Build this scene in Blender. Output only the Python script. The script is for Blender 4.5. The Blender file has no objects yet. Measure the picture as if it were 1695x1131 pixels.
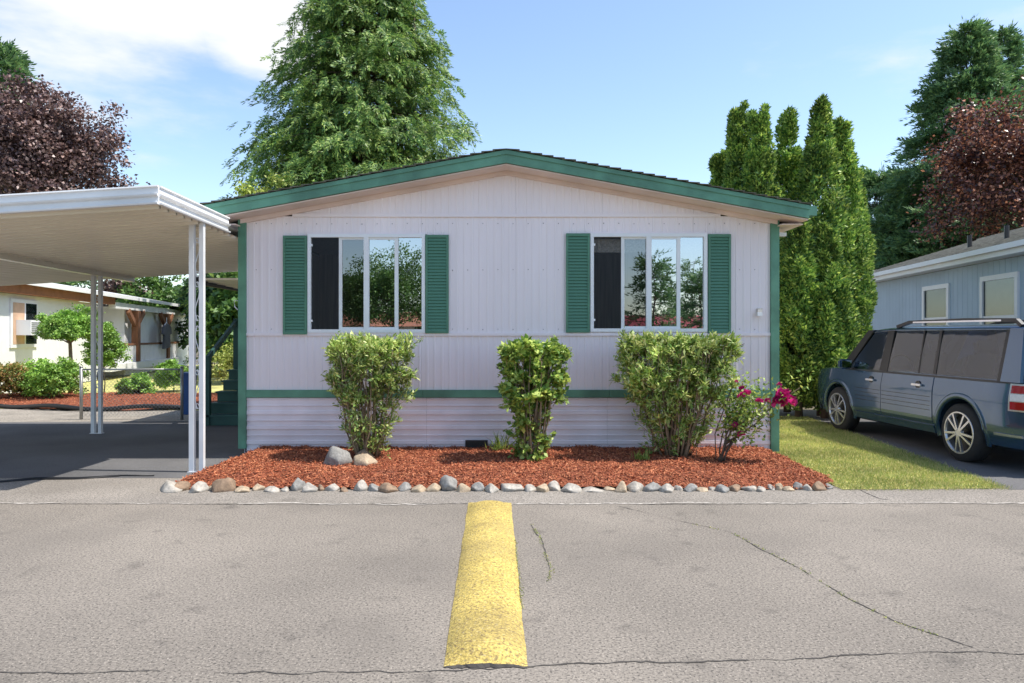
import bpy, bmesh, math, random
import numpy as np
from mathutils import Matrix, Vector, noise as mnoise
R = math.radians
sc = bpy.context.scene
col = sc.collection
random.seed(7)
rng = np.random.default_rng(7)

# ------------------------------------------------------------------ camera, sky, sun, exposure
F = 1177.0            # focal length in photo pixels (photo 1695 wide)
EYE = 1.62
cam = bpy.data.cameras.new('camera'); cam_o = bpy.data.objects.new('camera', cam); col.objects.link(cam_o)
cam.sensor_width = 36; cam.lens = 36 * F / 1695; cam.clip_end = 3000; cam.clip_start = .05
cam.shift_y = -10.5 / 1695
cam_o.location = (0, 0, EYE); cam_o.rotation_euler = (R(90), 0, 0)
sc.camera = cam_o
SUN = Vector((.55, -.05, 1.0)).normalized()
w = bpy.data.worlds.new('World'); sc.world = w; w.use_nodes = True
nt = w.node_tree; nt.nodes.clear()
def nn(t, kind, **kw):
    n = t.nodes.new(kind)
    for k, v in kw.items(): setattr(n, k, v)
    return n
def math_n(t, op, a, b=None, clamp=False):
    n = nn(t, 'ShaderNodeMath', operation=op, use_clamp=clamp)
    for i, v in enumerate((a, b)):
        if v is None: continue
        if isinstance(v, (int, float)): n.inputs[i].default_value = v
        else: t.links.new(v, n.inputs[i])
    return n.outputs[0]
out = nn(nt, 'ShaderNodeOutputWorld'); bg = nn(nt, 'ShaderNodeBackground'); bg.inputs[1].default_value = .138
sky = nn(nt, 'ShaderNodeTexSky', sky_type='NISHITA', sun_disc=False, sun_elevation=math.asin(SUN.z), sun_rotation=math.atan2(SUN.x, SUN.y))
sky.air_density = 1.0; sky.dust_density = .7; sky.ozone_density = 1.0; sky.altitude = 50
tc = nn(nt, 'ShaderNodeTexCoord')
mp = nn(nt, 'ShaderNodeMapping'); mp.inputs['Scale'].default_value = (1, 1, 3.2)
nt.links.new(tc.outputs['Generated'], mp.inputs[0])
cn = nn(nt, 'ShaderNodeTexNoise'); cn.inputs['Scale'].default_value = 3.1; cn.inputs['Detail'].default_value = 9; cn.inputs['Roughness'].default_value = .56
nt.links.new(mp.outputs[0], cn.inputs[0])
def blob(d, r0, r1):
    v = nn(nt, 'ShaderNodeVectorMath', operation='DISTANCE'); nt.links.new(tc.outputs['Generated'], v.inputs[0])
    v.inputs[1].default_value = Vector(d).normalized()
    m = nn(nt, 'ShaderNodeMapRange', interpolation_type='SMOOTHSTEP'); nt.links.new(v.outputs['Value'], m.inputs[0])
    m.inputs[1].default_value = r0; m.inputs[2].default_value = r1; m.inputs[3].default_value = 1; m.inputs[4].default_value = 0
    return m.outputs[0]
b1 = blob((-.62, 1, .62), .10, .36); b2 = blob((-.36, 1, .46), .03, .17)
bsum = math_n(nt, 'MAXIMUM', b1, b2)
fld = math_n(nt, 'ADD', math_n(nt, 'MULTIPLY', bsum, .42), cn.outputs[0])
cm = nn(nt, 'ShaderNodeMapRange', interpolation_type='SMOOTHSTEP'); nt.links.new(fld, cm.inputs[0])
cm.inputs[1].default_value = .60; cm.inputs[2].default_value = .88
mx = nn(nt, 'ShaderNodeMix', data_type='RGBA'); nt.links.new(cm.outputs[0], mx.inputs[0]); nt.links.new(sky.outputs[0], mx.inputs[6])
mx.inputs[7].default_value = (3.9, 4.0, 4.1, 1)
nt.links.new(mx.outputs[2], bg.inputs[0]); nt.links.new(bg.outputs[0], out.inputs[0])
sl = bpy.data.lights.new('sun', 'SUN'); sl.energy = 3.3; sl.angle = R(.53); sl.color = (1, .95, .87)
so = bpy.data.objects.new('sun', sl); col.objects.link(so); so.rotation_euler = SUN.to_track_quat('Z', 'Y').to_euler(); so.location = (20, -5, 30)
sc.view_settings.view_transform = 'Standard'; sc.view_settings.look = 'None'; sc.view_settings.gamma = 1; sc.view_settings.exposure = .92

# ------------------------------------------------------------------ helpers
def P(px, py, Y):
    return Vector(((px - 847.5) * Y / F, Y, EYE - (py - 555) * Y / F))
WL = {}
def finish(o, parent, local):
    col.objects.link(o)
    if parent is not None:
        o.parent = parent
        if not local:
            o.matrix_parent_inverse = WL.get(parent.name, Matrix()).inverted()
        WL[o.name] = Matrix() if not local else WL.get(parent.name, Matrix())
    else:
        WL[o.name] = Matrix()
    return o
def tag(o, label=None, cat=None, group=None, kind=None):
    if label: o['label'] = label
    if cat: o['category'] = cat
    if group: o['group'] = group
    if kind: o['kind'] = kind
    return o
def empty(name, loc, label=None, cat=None, group=None, rz=0):
    o = bpy.data.objects.new(name, None); o.location = loc; o.rotation_euler = (0, 0, rz); o.empty_display_size = .2
    col.objects.link(o); WL[o.name] = Matrix.Translation(Vector(loc)) @ Matrix.Rotation(rz, 4, 'Z')
    return tag(o, label, cat, group)
class MB:
    def __init__(s): s.v = []; s.f = []
    def add(s, v, f):
        n = len(s.v); s.v += [tuple(p) for p in v]; s.f += [tuple(i + n for i in q) for q in f]; return s
    def box(s, x0, x1, y0, y1, z0, z1):
        v = [(x, y, z) for z in (z0, z1) for y in (y0, y1) for x in (x0, x1)]
        return s.add(v, [(0, 2, 3, 1), (4, 5, 7, 6), (0, 1, 5, 4), (2, 6, 7, 3), (0, 4, 6, 2), (1, 3, 7, 5)])
    def hexa(s, b, t):   # bottom quad, top quad (ccw from above)
        return s.add(list(b) + list(t), [(3, 2, 1, 0), (4, 5, 6, 7), (0, 1, 5, 4), (1, 2, 6, 5), (2, 3, 7, 6), (3, 0, 4, 7)])
    def bar(s, a, b, w, h, up=(0, 0, 1)):
        a = Vector(a); b = Vector(b); d = (b - a).normalized(); u = Vector(up)
        sx = d.cross(u)
        if sx.length < 1e-4: sx = d.cross(Vector((0, 1, 0)))
        sx.normalize(); u = sx.cross(d).normalized(); sx *= w / 2; u *= h / 2
        return s.hexa([a - sx - u, a + sx - u, b + sx - u, b - sx - u], [a - sx + u, a + sx + u, b + sx + u, b - sx + u])
    def tube(s, pts, rad, n=6, cap=True):
        pts = [Vector(p) for p in pts]; m = len(pts)
        if not hasattr(rad, '__len__'): rad = [rad] * m
        base = len(s.v); up = None
        for i, p in enumerate(pts):
            d = (pts[min(i + 1, m - 1)] - pts[max(i - 1, 0)]).normalized()
            ref = Vector((0, 0, 1)) if abs(d.z) < .9 else Vector((1, 0, 0))
            a = d.cross(ref).normalized(); b = d.cross(a).normalized()
            for k in range(n):
                t = 2 * math.pi * k / n
                s.v.append(tuple(p + (a * math.cos(t) + b * math.sin(t)) * rad[i]))
        for i in range(m - 1):
            for k in range(n):
                q = base + i * n + k; r = base + i * n + (k + 1) % n
                s.f.append((q, r, r + n, q + n))
        if cap:
            s.f.append(tuple(base + k for k in range(n))[::-1]); s.f.append(tuple(base + (m - 1) * n + k for k in range(n)))
        return s
    def lathe_x(s, prof, cy, cz_, n=40):
        b = len(s.v)
        for x, rr in prof: s.v += [(x, cy + rr * math.cos(2 * math.pi * k / n), cz_ + rr * math.sin(2 * math.pi * k / n)) for k in range(n)]
        for i in range(len(prof) - 1):
            for k in range(n): q = b + i * n + k; t = b + i * n + (k + 1) % n; s.f.append((q, t, t + n, q + n))
        return s
    def build(s, name, mat, parent=None, smooth=False, local=False, bevel=0, kind=None):
        me = bpy.data.meshes.new(name); me.from_pydata(s.v, [], s.f); me.materials.append(mat)
        bm = bmesh.new(); bm.from_mesh(me); bmesh.ops.recalc_face_normals(bm, faces=bm.faces)
        if bevel: bmesh.ops.bevel(bm, geom=list(bm.edges), offset=bevel, segments=2, affect='EDGES', clamp_overlap=True)
        bm.to_mesh(me); bm.free()
        if smooth: me.shade_smooth()
        o = bpy.data.objects.new(name, me); finish(o, parent, local)
        if kind: o['kind'] = kind
        return o
def grid(name, xs, ys, zf, mat, parent=None, smooth=True, mask=None):
    nx, ny = len(xs), len(ys)
    v = [(x, y, zf(x, y)) for y in ys for x in xs]
    f = [(j * nx + i, j * nx + i + 1, (j + 1) * nx + i + 1, (j + 1) * nx + i) for j in range(ny - 1) for i in range(nx - 1)
         if mask is None or mask((xs[i] + xs[i + 1]) / 2, (ys[j] + ys[j + 1]) / 2)]
    m = MB(); m.v = v; m.f = f
    return m.build(name, mat, parent, smooth)
def poly(name, pts, z, mat, kind='structure'):
    m = MB(); m.add([(x, y, z) for x, y in pts], [tuple(range(len(pts)))])
    o = m.build(name, mat); o['kind'] = kind; return o
def nrm(a): return a / np.maximum(np.linalg.norm(a, axis=1, keepdims=True), 1e-9)
def leaves(name, C, D, N, L, W, mat, parent=None, fold=.25, kind=None, mid=.45):
    C = np.asarray(C, float); n = len(C); D = nrm(np.asarray(D, float)); N = np.asarray(N, float)
    S = nrm(np.cross(D, N)); N = np.cross(S, D); L = np.broadcast_to(np.asarray(L, float), (n,))[:, None]; W = np.broadcast_to(np.asarray(W, float), (n,))[:, None]
    V = np.empty((n, 4, 3)); V[:, 0] = C; V[:, 1] = C + D * L * mid + S * W / 2 + N * fold * W; V[:, 2] = C + D * L; V[:, 3] = C + D * L * mid - S * W / 2 + N * fold * W
    me = bpy.data.meshes.new(name); me.vertices.add(n * 4); me.vertices.foreach_set('co', V.ravel())
    me.loops.add(n * 4); me.loops.foreach_set('vertex_index', np.arange(n * 4, dtype=np.int32))
    me.polygons.add(n); me.polygons.foreach_set('loop_start', np.arange(0, n * 4, 4, dtype=np.int32))
    me.update(calc_edges=True); me.materials.append(mat)
    o = bpy.data.objects.new(name, me); finish(o, parent, False)
    if kind: o['kind'] = kind
    return o
def rv(n): return rng.normal(size=(n, 3))

# ------------------------------------------------------------------ materials
def mat(name, base, rough=.6, var=.12, scale=4, bump=0, bscale=40, metallic=0, coat=0, spec=.5, var2=0, scale2=60, island=None, trans=0, stretch=None):
    m = bpy.data.materials.new(name); m.use_nodes = True; t = m.node_tree; b = t.nodes['Principled BSDF']
    b.inputs['Roughness'].default_value = rough; b.inputs['Metallic'].default_value = metallic; b.inputs['Coat Weight'].default_value = coat
    b.inputs['Specular IOR Level'].default_value = spec
    if coat: b.inputs['Coat Roughness'].default_value = .03
    tcn = nn(t, 'ShaderNodeTexCoord'); src = tcn.outputs['Object']
    if stretch:
        mpn = nn(t, 'ShaderNodeMapping'); mpn.inputs['Scale'].default_value = stretch; t.links.new(src, mpn.inputs[0]); src = mpn.outputs[0]
    def noise(s, d=5):
        n = nn(t, 'ShaderNodeTexNoise'); n.inputs['Scale'].default_value = s; n.inputs['Detail'].default_value = d; t.links.new(src, n.inputs[0]); return n.outputs[0]
    def rng_(s, lo, hi):
        r = nn(t, 'ShaderNodeMapRange'); t.links.new(s, r.inputs[0]); r.inputs[1].default_value = .3; r.inputs[2].default_value = .7; r.inputs[3].default_value = lo; r.inputs[4].default_value = hi; return r.outputs[0]
    if island:
        g = nn(t, 'ShaderNodeNewGeometry'); cr = nn(t, 'ShaderNodeValToRGB'); t.links.new(g.outputs['Random Per Island'], cr.inputs[0])
        cr.color_ramp.elements[0].color = (*island[0], 1); cr.color_ramp.elements[1].color = (*island[-1], 1)
        for i, c in enumerate(island[1:-1]): e = cr.color_ramp.elements.new((i + 1) / (len(island) - 1)); e.color = (*c, 1)
        colr = cr.outputs[0]
    else:
        rgb = nn(t, 'ShaderNodeRGB'); rgb.outputs[0].default_value = (*base, 1); colr = rgb.outputs[0]
    f = rng_(noise(scale), 1 - var, 1 + var)
    if var2: f = math_n(t, 'MULTIPLY', f, rng_(noise(scale2, 2), 1 - var2, 1 + var2))
    vm = nn(t, 'ShaderNodeVectorMath', operation='SCALE'); t.links.new(colr, vm.inputs[0]); t.links.new(f, vm.inputs['Scale'])
    t.links.new(vm.outputs[0], b.inputs['Base Color'])
    if bump:
        bn = nn(t, 'ShaderNodeBump'); bn.inputs['Strength'].default_value = bump; bn.inputs['Distance'].default_value = .01
        t.links.new(noise(bscale, 4), bn.inputs['Height']); t.links.new(bn.outputs[0], b.inputs['Normal'])
    if trans:
        tr = nn(t, 'ShaderNodeBsdfTranslucent'); ms = nn(t, 'ShaderNodeMixShader'); ms.inputs[0].default_value = trans
        t.links.new(vm.outputs[0], tr.inputs[0]); t.links.new(b.outputs[0], ms.inputs[1]); t.links.new(tr.outputs[0], ms.inputs[2])
        t.links.new(ms.outputs[0], t.nodes['Material Output'].inputs[0])
    return m
def speckle(m, dark, light, sc):
    t = m.node_tree; b = t.nodes['Principled BSDF']; src = b.inputs['Base Color'].links[0].from_socket
    co = nn(t, 'ShaderNodeTexCoord').outputs['Object']
    def ramp(scale, lo, hi, seed):
        mp_ = nn(t, 'ShaderNodeMapping'); mp_.inputs['Location'].default_value = (seed, seed, 0); t.links.new(co, mp_.inputs[0])
        n = nn(t, 'ShaderNodeTexNoise'); n.inputs['Scale'].default_value = scale; n.inputs['Detail'].default_value = 2; t.links.new(mp_.outputs[0], n.inputs[0])
        g = nn(t, 'ShaderNodeMapRange'); t.links.new(n.outputs[0], g.inputs[0]); g.inputs[1].default_value = lo; g.inputs[2].default_value = hi; return g.outputs[0]
    for fac, c, k in ((ramp(sc, .55, .64, 0), dark, .8), (ramp(sc * 1.15, .61, .70, 9), light, .7), (ramp(.8, .50, .72, 4), tuple(p * .8 + q * .2 for p, q in zip(dark, light)), .38), (ramp(3.5, .62, .74, 2), dark, .35)):
        mxn = nn(t, 'ShaderNodeMix', data_type='RGBA'); t.links.new(math_n(t, 'MULTIPLY', fac, k), mxn.inputs[0]); t.links.new(src, mxn.inputs[6]); mxn.inputs[7].default_value = (*c, 1); src = mxn.outputs[2]
    t.links.new(src, b.inputs['Base Color'])
def glass(name, refl, tint, rough=0):
    m = bpy.data.materials.new(name); m.use_nodes = True; t = m.node_tree; t.nodes.remove(t.nodes['Principled BSDF'])
    g = nn(t, 'ShaderNodeBsdfGlossy'); g.inputs['Roughness'].default_value = rough; g.inputs[0].default_value = (.92, .96, 1, 1)
    tr = nn(t, 'ShaderNodeBsdfTransparent'); tr.inputs[0].default_value = (*tint, 1)
    ms = nn(t, 'ShaderNodeMixShader'); ms.inputs[0].default_value = refl
    t.links.new(tr.outputs[0], ms.inputs[1]); t.links.new(g.outputs[0], ms.inputs[2]); t.links.new(ms.outputs[0], t.nodes['Material Output'].inputs[0])
    return m
def glass_dim(name, tint): return glass(name, .13, tint)
M = {}
M['asphalt'] = mat('road_asphalt', (.22, .191, .157), .9, .22, .45, .08, 80, var2=.25, scale2=60)
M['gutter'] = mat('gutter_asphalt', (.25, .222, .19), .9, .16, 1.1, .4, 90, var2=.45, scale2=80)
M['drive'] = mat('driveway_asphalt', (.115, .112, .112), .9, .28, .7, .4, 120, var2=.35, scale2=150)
speckle(M['asphalt'], (.045, .039, .034), (.48, .42, .35), 72)
speckle(M['gutter'], (.09, .078, .063), (.42, .37, .30), 48)
M['crack'] = mat('crack_dark', (.07, .062, .054), 1, .2)
M['chalk'] = mat('crumbled_edge', (.46, .42, .37), 1, .3, 20)
M['yellow'] = mat('yellow_paint', (.50, .37, .095), .8, .22, 2.2, .8, 90, var2=.40, scale2=70)
speckle(M['yellow'], (.16, .11, .05), (.62, .52, .26), 60)
M['earth'] = mat('earth', (.12, .10, .06), 1, .3, .3)
M['lawn'] = mat('lawn_soil', (.44, .42, .14), 1, .35, 2)
M['grass'] = mat('grass_blades', None, .6, .3, 1.2, island=[(.19, .28, .06), (.32, .39, .10), (.47, .46, .16), (.66, .55, .27)], trans=.35)
M['mulch'] = mat('mulch_base', (.22, .065, .03), 1, .35, 9, .8, 60)
M['chip'] = mat('mulch_chips', None, .85, .15, 3, island=[(.15, .035, .016), (.34, .085, .032), (.46, .14, .055), (.60, .25, .12)])
M['gravel'] = mat('gravel', (.27, .24, .2), 1, .2, 2, .8, 60, var2=.5, scale2=40)
M['siding'] = mat('lilac_siding', (.85, .77, .775), .55, .08, .9, .05, 30, stretch=(1, 1, .25))
M['skirt'] = mat('lilac_skirting', (.82, .75, .78), .5, .15, 1.5)
M['green'] = mat('green_trim', (.10, .25, .165), .6, .28, 3, .15, 60)
M['shutter'] = mat('green_shutter', (.075, .205, .128), .5, .14, 3)
M['soffit'] = mat('soffit_paint', (.74, .60, .54), .7, .1, 2)
M['shingle'] = mat('shingles', (.085, .085, .06), .95, .3, 8, .5, 60)
M['white'] = mat('white_vinyl', (.80, .80, .80), .4, .03)
M['alu'] = mat('white_aluminium', (.74, .74, .73), .42, .10, 2.5, stretch=(.6, 1, 1))
M['pan'] = mat('carport_pan', (.74, .69, .58), .28, .06, 1)
M['glass'] = glass('window_glass', .55, (.55, .6, .6))
M['glassd'] = glass('window_glass_screened', .22, (.45, .47, .48))
M['screen'] = glass('insect_screen', .03, (.55, .55, .56), .45)
M['room'] = mat('room_panelling', (.36, .29, .25), .8, .2, 4, stretch=(6, 6, .3))
M['lace'] = mat('lace', (.5, .47, .42), .9, .3, 40)
M['black'] = mat('black_plastic', (.015, .015, .016), .45, .1)
M['bark'] = mat('bark', (.12, .085, .06), .95, .3, 8, .6, 30)
M['stem'] = mat('shrub_stem', (.26, .19, .12), .9, .25, 15, .3, 60)
M['steel'] = mat('galvanised', (.42, .42, .41), .45, .1, 5, metallic=.7)
M['wood'] = mat('stained_wood', (.20, .085, .04), .8, .2, 4, stretch=(4, 4, .6))
M['whitewall'] = mat('white_wall', (.78, .78, .77), .6, .04)
M['brown'] = mat('brown_fascia', (.30, .12, .06), .8, .15)
M['greywall'] = mat('grey_siding', (.42, .53, .62), .65, .06, 1.2)
M['greyroof'] = mat('grey_shingles', (.36, .32, .26), .95, .3, 6, .5, 60)
M['deck'] = mat('green_deck_paint', (.03, .10, .085), .6, .15)
def leafm(name, cols, trans=.32, rough=.5, k=1.8): return mat(name, None, rough, .40, 1.5, island=[tuple(min(.75, v * k) for v in c) for c in cols], trans=trans)
M['cedar'] = leafm('cedar_sprays', [(.022, .06, .018), (.06, .12, .028), (.12, .19, .04), (.22, .27, .07)], k=2.0)
M['arb'] = leafm('arborvitae_sprays', [(.022, .06, .016), (.07, .135, .026), (.15, .23, .04), (.30, .35, .075)], k=1.9)
M['fir'] = leafm('dark_conifer', [(.025, .06, .028), (.06, .115, .042), (.12, .18, .06)], k=2.2)
M['purple'] = leafm('purple_maple', [(.022, .012, .013), (.055, .030, .028), (.13, .08, .07), (.22, .15, .13)], .15, .4)
M['redm'] = leafm('red_maple', [(.02, .010, .012), (.045, .018, .017), (.12, .045, .03), (.32, .14, .075)], .2, .42)
M['broad'] = leafm('broad_green', [(.03, .07, .015), (.06, .12, .025), (.11, .17, .04)])
M['dark'] = leafm('dark_green', [(.015, .038, .012), (.03, .065, .018), (.055, .10, .028)])
M['lime'] = leafm('lime_leaves', [(.14, .19, .03), (.24, .28, .06), (.34, .36, .12)])
M['sh1'] = leafm('shrub_narrow', [(.07, .14, .025), (.15, .22, .04), (.27, .32, .09), (.40, .41, .17)], .3)
M['sh2'] = leafm('shrub_lilac', [(.05, .11, .02), (.12, .19, .035), (.23, .30, .06), (.34, .38, .10)], .3, k=1.6)
M['box'] = leafm('boxwood', [(.06, .13, .02), (.12, .22, .03), (.2, .29, .06)], .25)
M['rust'] = leafm('rusty_hedge', [(.08, .13, .03), (.20, .20, .05), (.34, .16, .07)], .25)
M['rose'] = mat('rose_petal', None, .55, .1, 3, island=[(.45, .01, .14), (.72, .03, .26)], trans=.2)

# ------------------------------------------------------------------ the ground, road and drives
grid('ground', np.linspace(-400, 400, 41), np.linspace(-300, 700, 51), lambda x, y: -.03, M['earth'], smooth=False)['kind'] = 'structure'
YE, YR = 7.42, 6.83
road = poly('road', [(-90, -7), (90, -7), (90, YR), (-90, YR)], 0, M['asphalt'])
gut = poly('gutter_strip', [(-90, YR), (90, YR), (90, YE + .25), (-90, YE + .25)], .002, M['gutter'])
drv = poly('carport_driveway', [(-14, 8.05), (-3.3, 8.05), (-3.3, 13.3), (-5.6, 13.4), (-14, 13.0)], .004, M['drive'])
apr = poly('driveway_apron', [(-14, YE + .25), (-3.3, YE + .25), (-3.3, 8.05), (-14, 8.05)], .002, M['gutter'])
drv2 = poly('side_driveway', [(5.2, YE + .02), (10.2, YE + .02), (10.6, 14), (5.75, 14), (5.42, 10.4)], .004, M['drive'])
poly('gravel_strip', [(-24, 13.0), (-14, 13.0), (-5.6, 13.4), (-5.6, 15.1), (-8.5, 15.6), (-24, 16.2)], -.004, M['gravel'])
def ribbon(name, pts, w0, m, parent, z, jit=.007, step=.03):
    mb = MB(); L = []; pts = [Vector((*p, 0)) for p in pts]
    for a, b in zip(pts[:-1], pts[1:]):
        n = max(1, int((b - a).length / step))
        for i in range(n): L.append(a.lerp(b, i / n))
    L.append(pts[-1]); off = 0; q = []
    for i, p in enumerate(L):
        d = (L[min(i + 1, len(L) - 1)] - L[max(i - 1, 0)]).normalized(); s = Vector((-d.y, d.x, 0))
        off = off * .9 + random.gauss(0, jit * .5); ww = w0 * random.uniform(.3, 1.2) * max(.08, min(1, .75 + 1.5 * mnoise.noise((p.x * 2.3, p.y * 2.3, w0 * 50)))); p = p + s * off
        q.append((p + s * ww / 2, p - s * ww / 2))
    v = [(*c.xy, z) for ab in q for c in ab]
    mb.add(v, [(2 * i, 2 * i + 1, 2 * i + 3, 2 * i + 2) for i in range(len(q) - 1)])
    o = mb.build(name, m, parent); return o, L
def G(px, py): p = P(px, py, EYE * F / (py - 555)); return (p.x, p.y)
ribbon('pavement_seam', [(-8, 3.30)] + [G(0, 1117), G(300, 1116), G(735, 1108), G(900, 1106), G(1250, 1092), G(1500, 1083)] + [(8, 3.7)], .014, M['crack'], road, .003, .012)
c2, L2 = ribbon('road_crack', [G(1025, 838), G(1120, 862), G(1210, 882), G(1330, 945), G(1400, 990), G(1480, 1030), G(1610, 1072)], .011, M['crack'], road, .003)
c3, L3 = ribbon('road_crack', [G(880, 868), G(893, 890), G(903, 920), G(913, 945), G(906, 962)], .011, M['crack'], road, .003)
ribbon('road_crack', [G(1425, 812), G(1455, 826), G(1470, 828)], .02, M['crack'], gut, .004)
ribbon('crumbled_joint', [(-12, YR), (-3, YR + .01), (0, YR), (3, YR + .01), (12, YR + .03)], .035, M['chalk'], gut, .0045, .015, .03)
ribbon('joint_shadow', [(-12, YR - .02), (0, YR - .02), (12, YR + .01)], .012, M['crack'], gut, .0035, .015, .03)
C = []
for L in (L2[int(len(L2) * .25):int(len(L2) * .95)], L3):
    for p in L:
        if random.random() < .55: C += [(p.x + random.gauss(0, .008), p.y + random.gauss(0, .008), .002) for _ in range(5)]
for y in np.linspace(4.2, 5.6, 60): C += [(.022 + .027 * (5.6 - y) + random.gauss(0, .008), y, .002) for _ in range(5)]
n = len(C); D = rv(n) * .6 + (0, 0, .8)
leaves('moss', C, D, rv(n), rng.uniform(.008, .018, n), .007, M['grass'], road, kind='stuff')
# speed bump
mb = MB(); ny, nx = 60, 18; sx0, sx1 = -.225, .0
for j in range(ny + 1):
    t = j / ny; y = 3.47 + (6.86 - 3.47) * t
    hw = .205; cx = -.215 + .085 * (1 - t)
    for i in range(nx + 1):
        u = -1 + 2 * i / nx; e = min(1, t * 22 + .22, (1 - t) * 18 + .1)
        z = .062 * (1 - abs(u) ** 2.3) * e + .004 + mnoise.noise((u * 3, y * 5, 0)) * .003
        mb.v.append((cx + u * hw + mnoise.noise((u * 2, y * 2.6, 5)) * .012 + mnoise.noise((u * 2, y * 14, 5)) * .004, y + (mnoise.noise((u * 5, 0, 3)) * .02 if j in (0, ny) else 0), z))
for j in range(ny):
    for i in range(nx): a = j * (nx + 1) + i; mb.f.append((a, a + 1, a + nx + 2, a + nx + 1))
sb = mb.build('speed_bump', M['yellow'], smooth=True)
tag(sb, 'worn yellow painted speed bump running across the asphalt towards the house', 'speed bump')
e = MB(); rowv = mb.v[:nx + 1]
for x, y, z in rowv: e.v += [(x, y, z), (x + random.gauss(0, .003), y - .012 + random.gauss(0, .004), .0035)]
e.f = [(2 * i, 2 * i + 1, 2 * i + 3, 2 * i + 2) for i in range(nx)]
e.build('broken_end', M['crack'], sb)
# hose on the apron
pts = [G(-60, 800), G(0, 799), G(60, 793), G(130, 793), G(200, 789), G(255, 789)]
cab = MB().tube([(x, y, .014) for x, y in pts], .009, 5); cab.tube([(x * 1.0, y - .05 + .03 * math.sin(i * 2.1), .012) for i, (x, y) in enumerate(pts[:5])], .007, 5)
tag(cab.build('cable', M['black'], smooth=True), 'thin black cable lying on the sunlit apron in front of the carport', 'cable')

# ------------------------------------------------------------------ mulch bed, chips, rocks, lawn
HY = 9.57; XL, XR = -3.64, 3.557
def bedmask(x, y): return -3.62 + max(0, y - 7.5) * .12 < x < 3.42 + (0 if y > 7.55 else -.1) and y > 7.44 + .03 * math.sin(x * 2)
def bedz(x, y):
    ed = min((y - 7.42) / .5, (x + 3.65) / .4, (3.55 - x) / .3); ed = max(0, min(1, ed))
    return .012 + .10 * (ed * (2 - ed)) + .03 * mnoise.noise((x * 1.3, y * 1.3, 1)) * ed + .022 * mnoise.noise((x * 7, y * 7, 2)) + .012 * mnoise.noise((x * 19, y * 19, 5))
bed = grid('mulch_bed', np.linspace(-3.62, 3.5, 200), np.linspace(7.43, 9.6, 66), bedz, M['mulch'], mask=bedmask); bed['kind'] = 'structure'
def chips(n, xs, ys, zf, mask, parent, L=(.02, .06)):
    x = rng.uniform(*xs, n); y = rng.uniform(*ys, n); k = [i for i in range(n) if mask(x[i], y[i])]
    C = np.array([(x[i], y[i], zf(x[i], y[i]) + random.uniform(0, .012)) for i in k]); m = len(C)
    D = rv(m) * (1, 1, .35); N = rv(m) * .5 + (0, 0, 1)
    leaves('mulch_chips', C, D, N, rng.uniform(*L, m), rng.uniform(.006, .016, m), M['chip'], parent, .1, 'stuff')
chips(75000, (-3.62, 3.5), (7.43, 9.58), bedz, bedmask, bed, (.015, .048))
rock_cols = {'pale': (.37, .335, .285), 'grey': (.24, .23, .21), 'brown': (.25, .17, .11), 'tan': (.40, .31, .21)}
RM = {k: mat('rock_' + k, c, .9, .3, 7, .7, 25, var2=.2, scale2=40) for k, c in rock_cols.items()}
def rock(name, c, sx, sy, sz, m, seed, parent=None, flat=.35):
    bm = bmesh.new(); bmesh.ops.create_icosphere(bm, subdivisions=3, radius=1)
    for v in bm.verts:
        p = v.co.copy(); q = p * 1.1 + Vector((seed * 3.7, seed * 1.3, 0))
        k = 1 + .38 * mnoise.noise(q) + .13 * mnoise.noise(q * 2.7) + .05 * mnoise.noise(q * 7)
        # planed facets
        p = p * k
        for fx in range(8):
            d = Vector((math.sin(seed * 2.1 + fx * 2.4), math.cos(seed * 1.3 + fx * 1.9), .75 * math.sin(seed * 1.7 + fx * 1.1) + .2)).normalized()
            h = p.dot(d); lim = .56 + .2 * abs(math.sin(seed * 3.3 + fx * 5.1))
            if h > lim: p -= d * (h - lim) * .93
        v.co = Vector((p.x * sx, p.y * sy, max(p.z, -flat) * sz))
    me = bpy.data.meshes.new(name); bm.to_mesh(me); bm.free(); me.materials.append(m); me.shade_smooth()
    o = bpy.data.objects.new(name, me); o.location = (c[0], c[1], c[2] + flat * sz * .9); o.rotation_euler = (0, 0, math.sin(seed * 5) * .4)
    finish(o, parent, False); return o
r5 = [(105, 120, 50, 'pale'), (142, 85, 48, 'brown'), (235, 85, 50, 'pale'), (290, 40, 26, 'tan'), (365, 110, 75, 'brown'), (452, 80, 30, 'tan'), (525, 60, 32, 'tan'), (597, 75, 30, 'pale'), (660, 40, 24, 'pale'), (717, 70, 62, 'grey'), (785, 68, 46, 'pale'), (836, 35, 34, 'brown'), (898, 65, 36, 'pale'), (948, 35, 28, 'brown'), (1030, 75, 56, 'pale'), (1100, 68, 36, 'grey'), (1165, 90, 42, 'brown'), (1248, 75, 36, 'grey'), (1320, 72, 36, 'tan'), (1390, 65, 44, 'tan'), (1465, 84, 74, 'grey'), (1535, 65, 44, 'tan'), (1605, 65, 46, 'grey')]
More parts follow.
